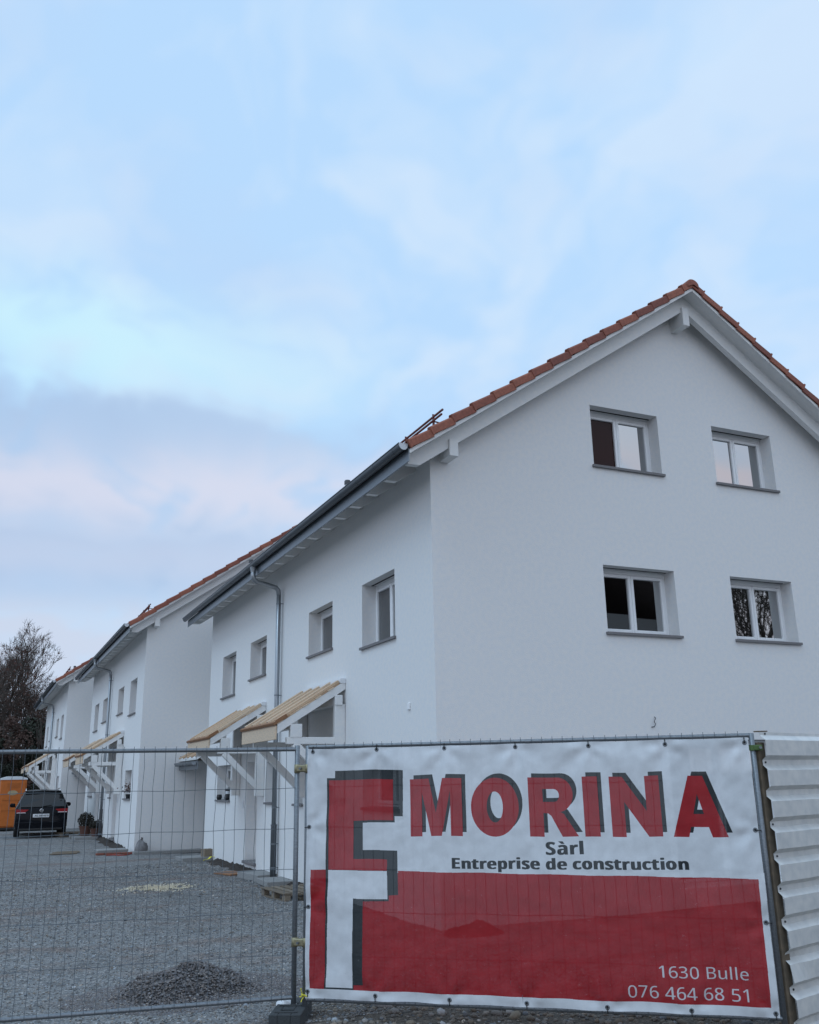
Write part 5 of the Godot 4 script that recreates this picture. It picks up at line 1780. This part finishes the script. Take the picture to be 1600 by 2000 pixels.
# ---------------------------------------------------------------- sky
func make_sky() -> ImageTexture:
	# thin high cloud over pale dusk blue, a grey bank low over the far houses, a warm tinge near the horizon
	var w := 1536; var h := 768
	var d := PackedFloat32Array()
	d.resize(w * h * 3)
	var n1 := noise(1.9, 5, 601)
	var n2 := noise(6.0, 5, 602)
	var n3 := noise(0.9, 3, 603)
	var blue := Vector3(184, 219, 254) / 255.0
	var veil := Vector3(204, 228, 253) / 255.0
	var shade := Vector3(189, 213, 245) / 255.0
	var grey := Vector3(172, 198, 231) / 255.0
	var rose := Vector3(226, 225, 240) / 255.0
	var low := Vector3(211, 220, 238) / 255.0
	var cyan := Vector3(203, 242, 255) / 255.0
	for y in h:
		var el := PI * 0.5 - PI * (y + 0.5) / h
		var e := rad_to_deg(el)
		for x in w:
			var k := (y * w + x) * 3
			var c := Vector3(0.20, 0.21, 0.23)
			if e > -1.5:
				var az := wrapf(TAU * (x + 0.5) / w, -PI, PI)
				var dir := Vector3(sin(az) * cos(el), maxf(sin(el), 0.0), -cos(az) * cos(el))
				var q := dir / (dir.y + 0.30)
				var wx := 0.22 * n1.get_noise_3d(q.x * 0.8, 20.0, q.z * 0.8)
				var wz := 0.22 * n1.get_noise_3d(q.x * 0.8, 30.0, q.z * 0.8)
				var a := n1.get_noise_3d((q.x + wx), 3.0, (q.z + wz))
				var b := n2.get_noise_3d(q.x + wx, 7.0, q.z + wz)
				var f := clampf(0.54 + 1.5 * a + 1.05 * b, 0.0, 1.0)
				c = blue.lerp(veil, f)
				var g3 := clampf(0.1 + 1.3 * n1.get_noise_3d(q.x * 0.8, 40.0, q.z * 0.8) + 0.3 * b, 0.0, 1.0)
				c = c.lerp(shade, g3 * 0.55)
				# the low bank: edge wanders with direction, fades into the warm haze under it
				var dg := rad_to_deg(az)
				var lumpy := 1.6 * n3.get_noise_2d(dg * 0.14, 1.0) + 2.0 * b
				var edge := 23.4 - 0.10 * absf(dg - 4.0) + lumpy
				var gap := exp(-pow((e - edge - 2.8) / 2.6, 2.0)) * clampf(1.15 - absf(dg - 3.0) / 20.0, 0.0, 1.0)
				c = c.lerp(cyan, 0.85 * gap)
				var bank := smoothstep(edge + 1.0, edge - 1.7, e) * clampf(1.05 - absf(dg + 4.0) / 48.0 + 0.25 * a, 0.15, 1.0)
				c = c.lerp(grey, bank * (0.85 + 0.3 * b))
				var r1 := exp(-pow((e - 16.9 - lumpy * 0.7) / 2.3, 2.0)) * clampf(1.0 + 1.2 * b, 0.0, 1.0)
				c = c.lerp(rose, r1 * 0.72)
				var g2 := exp(-pow((e - 12.9 - lumpy * 0.4) / 1.3, 2.0))
				c = c.lerp(grey.lerp(rose, 0.45), g2 * 0.7)
				c = c.lerp(low.lerp(veil, clampf(0.25 + 1.6 * b, 0.0, 1.0)), smoothstep(12.0, 9.0, e) * 0.8)
			var lc := Color(c.x, c.y, c.z).srgb_to_linear()
			if e > -1.5:
				# afterglow: the side where the sun went down, behind the street, is brighter and warmer all round
				var az2 := wrapf(TAU * (x + 0.5) / w, -PI, PI)
				var towards := maxf(0.0, 0.5 - 0.5 * cos(az2 + 0.15))
				var glow := towards * towards * (1.0 - 0.6 * smoothstep(0.0, 80.0, e))
				lc = Color(lc.r * (1.0 + 0.66 * glow), lc.g * (1.0 + 0.46 * glow), lc.b * (1.0 + 0.34 * glow))
			d[k] = lc.r
			d[k + 1] = lc.g
			d[k + 2] = lc.b
	return ImageTexture.create_from_image(Image.create_from_data(w, h, false, Image.FORMAT_RGBF, d.to_byte_array()))

func _ready():
	# --- camera
	var cam := Camera3D.new()
	cam.name = "camera"
	cam.position = Vector3(-5.70, 1.85, 11.702)
	cam.rotation_degrees = Vector3(16.1438, -24.5744, -1.0526)
	cam.fov = 58.0
	cam.near = 0.05
	cam.far = 3000.0
	add_child(cam)
	cam.current = true
	# --- sky and exposure
	var pano := PanoramaSkyMaterial.new()
	pano.panorama = make_sky()
	var sky := Sky.new()
	sky.sky_material = pano
	var env := Environment.new()
	env.background_mode = Environment.BG_SKY
	env.sky = sky
	env.background_energy_multiplier = 1.0
	env.tonemap_mode = Environment.TONE_MAPPER_LINEAR
	env.tonemap_exposure = 1.0
	env.sdfgi_enabled = true
	env.ssao_enabled = true
	env.ssil_enabled = true
	var we := WorldEnvironment.new()
	we.name = "environment"
	we.environment = env
	add_child(we)
	# --- what is left of the sun behind thin cloud
	var sun := DirectionalLight3D.new()
	sun.name = "sun"
	sun.light_energy = 0.25
	sun.light_color = Color(0.80, 0.91, 1.0)
	sun.light_angular_distance = 30.0
	sun.shadow_enabled = true
	add_child(sun)
	sun.look_at_from_position(Vector3(-0.55, 0.82, 0.12) * 50.0, Vector3.ZERO)
	rng.seed = 20
	# --- setting
	make_materials()
	make_ground()
	house(Vector3.ZERO, "nearest white house with two rows of gable windows, behind the banner", 0)
	house(Vector3(-1.42, 0, -16.85), "middle white house of the row, with the grey sack at its corner", 1)
	house(Vector3(-2.25, 0, -33.5), "farthest white house of the row, beyond the parked car", 2)
	passage_roof(Vector3(0, 0, -14.31), 2.54, "small unfinished roof with gutter between the near and middle houses")
	passage_roof(Vector3(-1.42, 0, -31.16), 2.34, "small roof between the middle house and the farthest one")
	make_trees()
	# --- objects
	make_fences()
	make_hoarding()
	make_banner()
	make_yard()
	make_car()
	make_cabin()
	# --- small stuff
	make_gravel()
	make_heap()
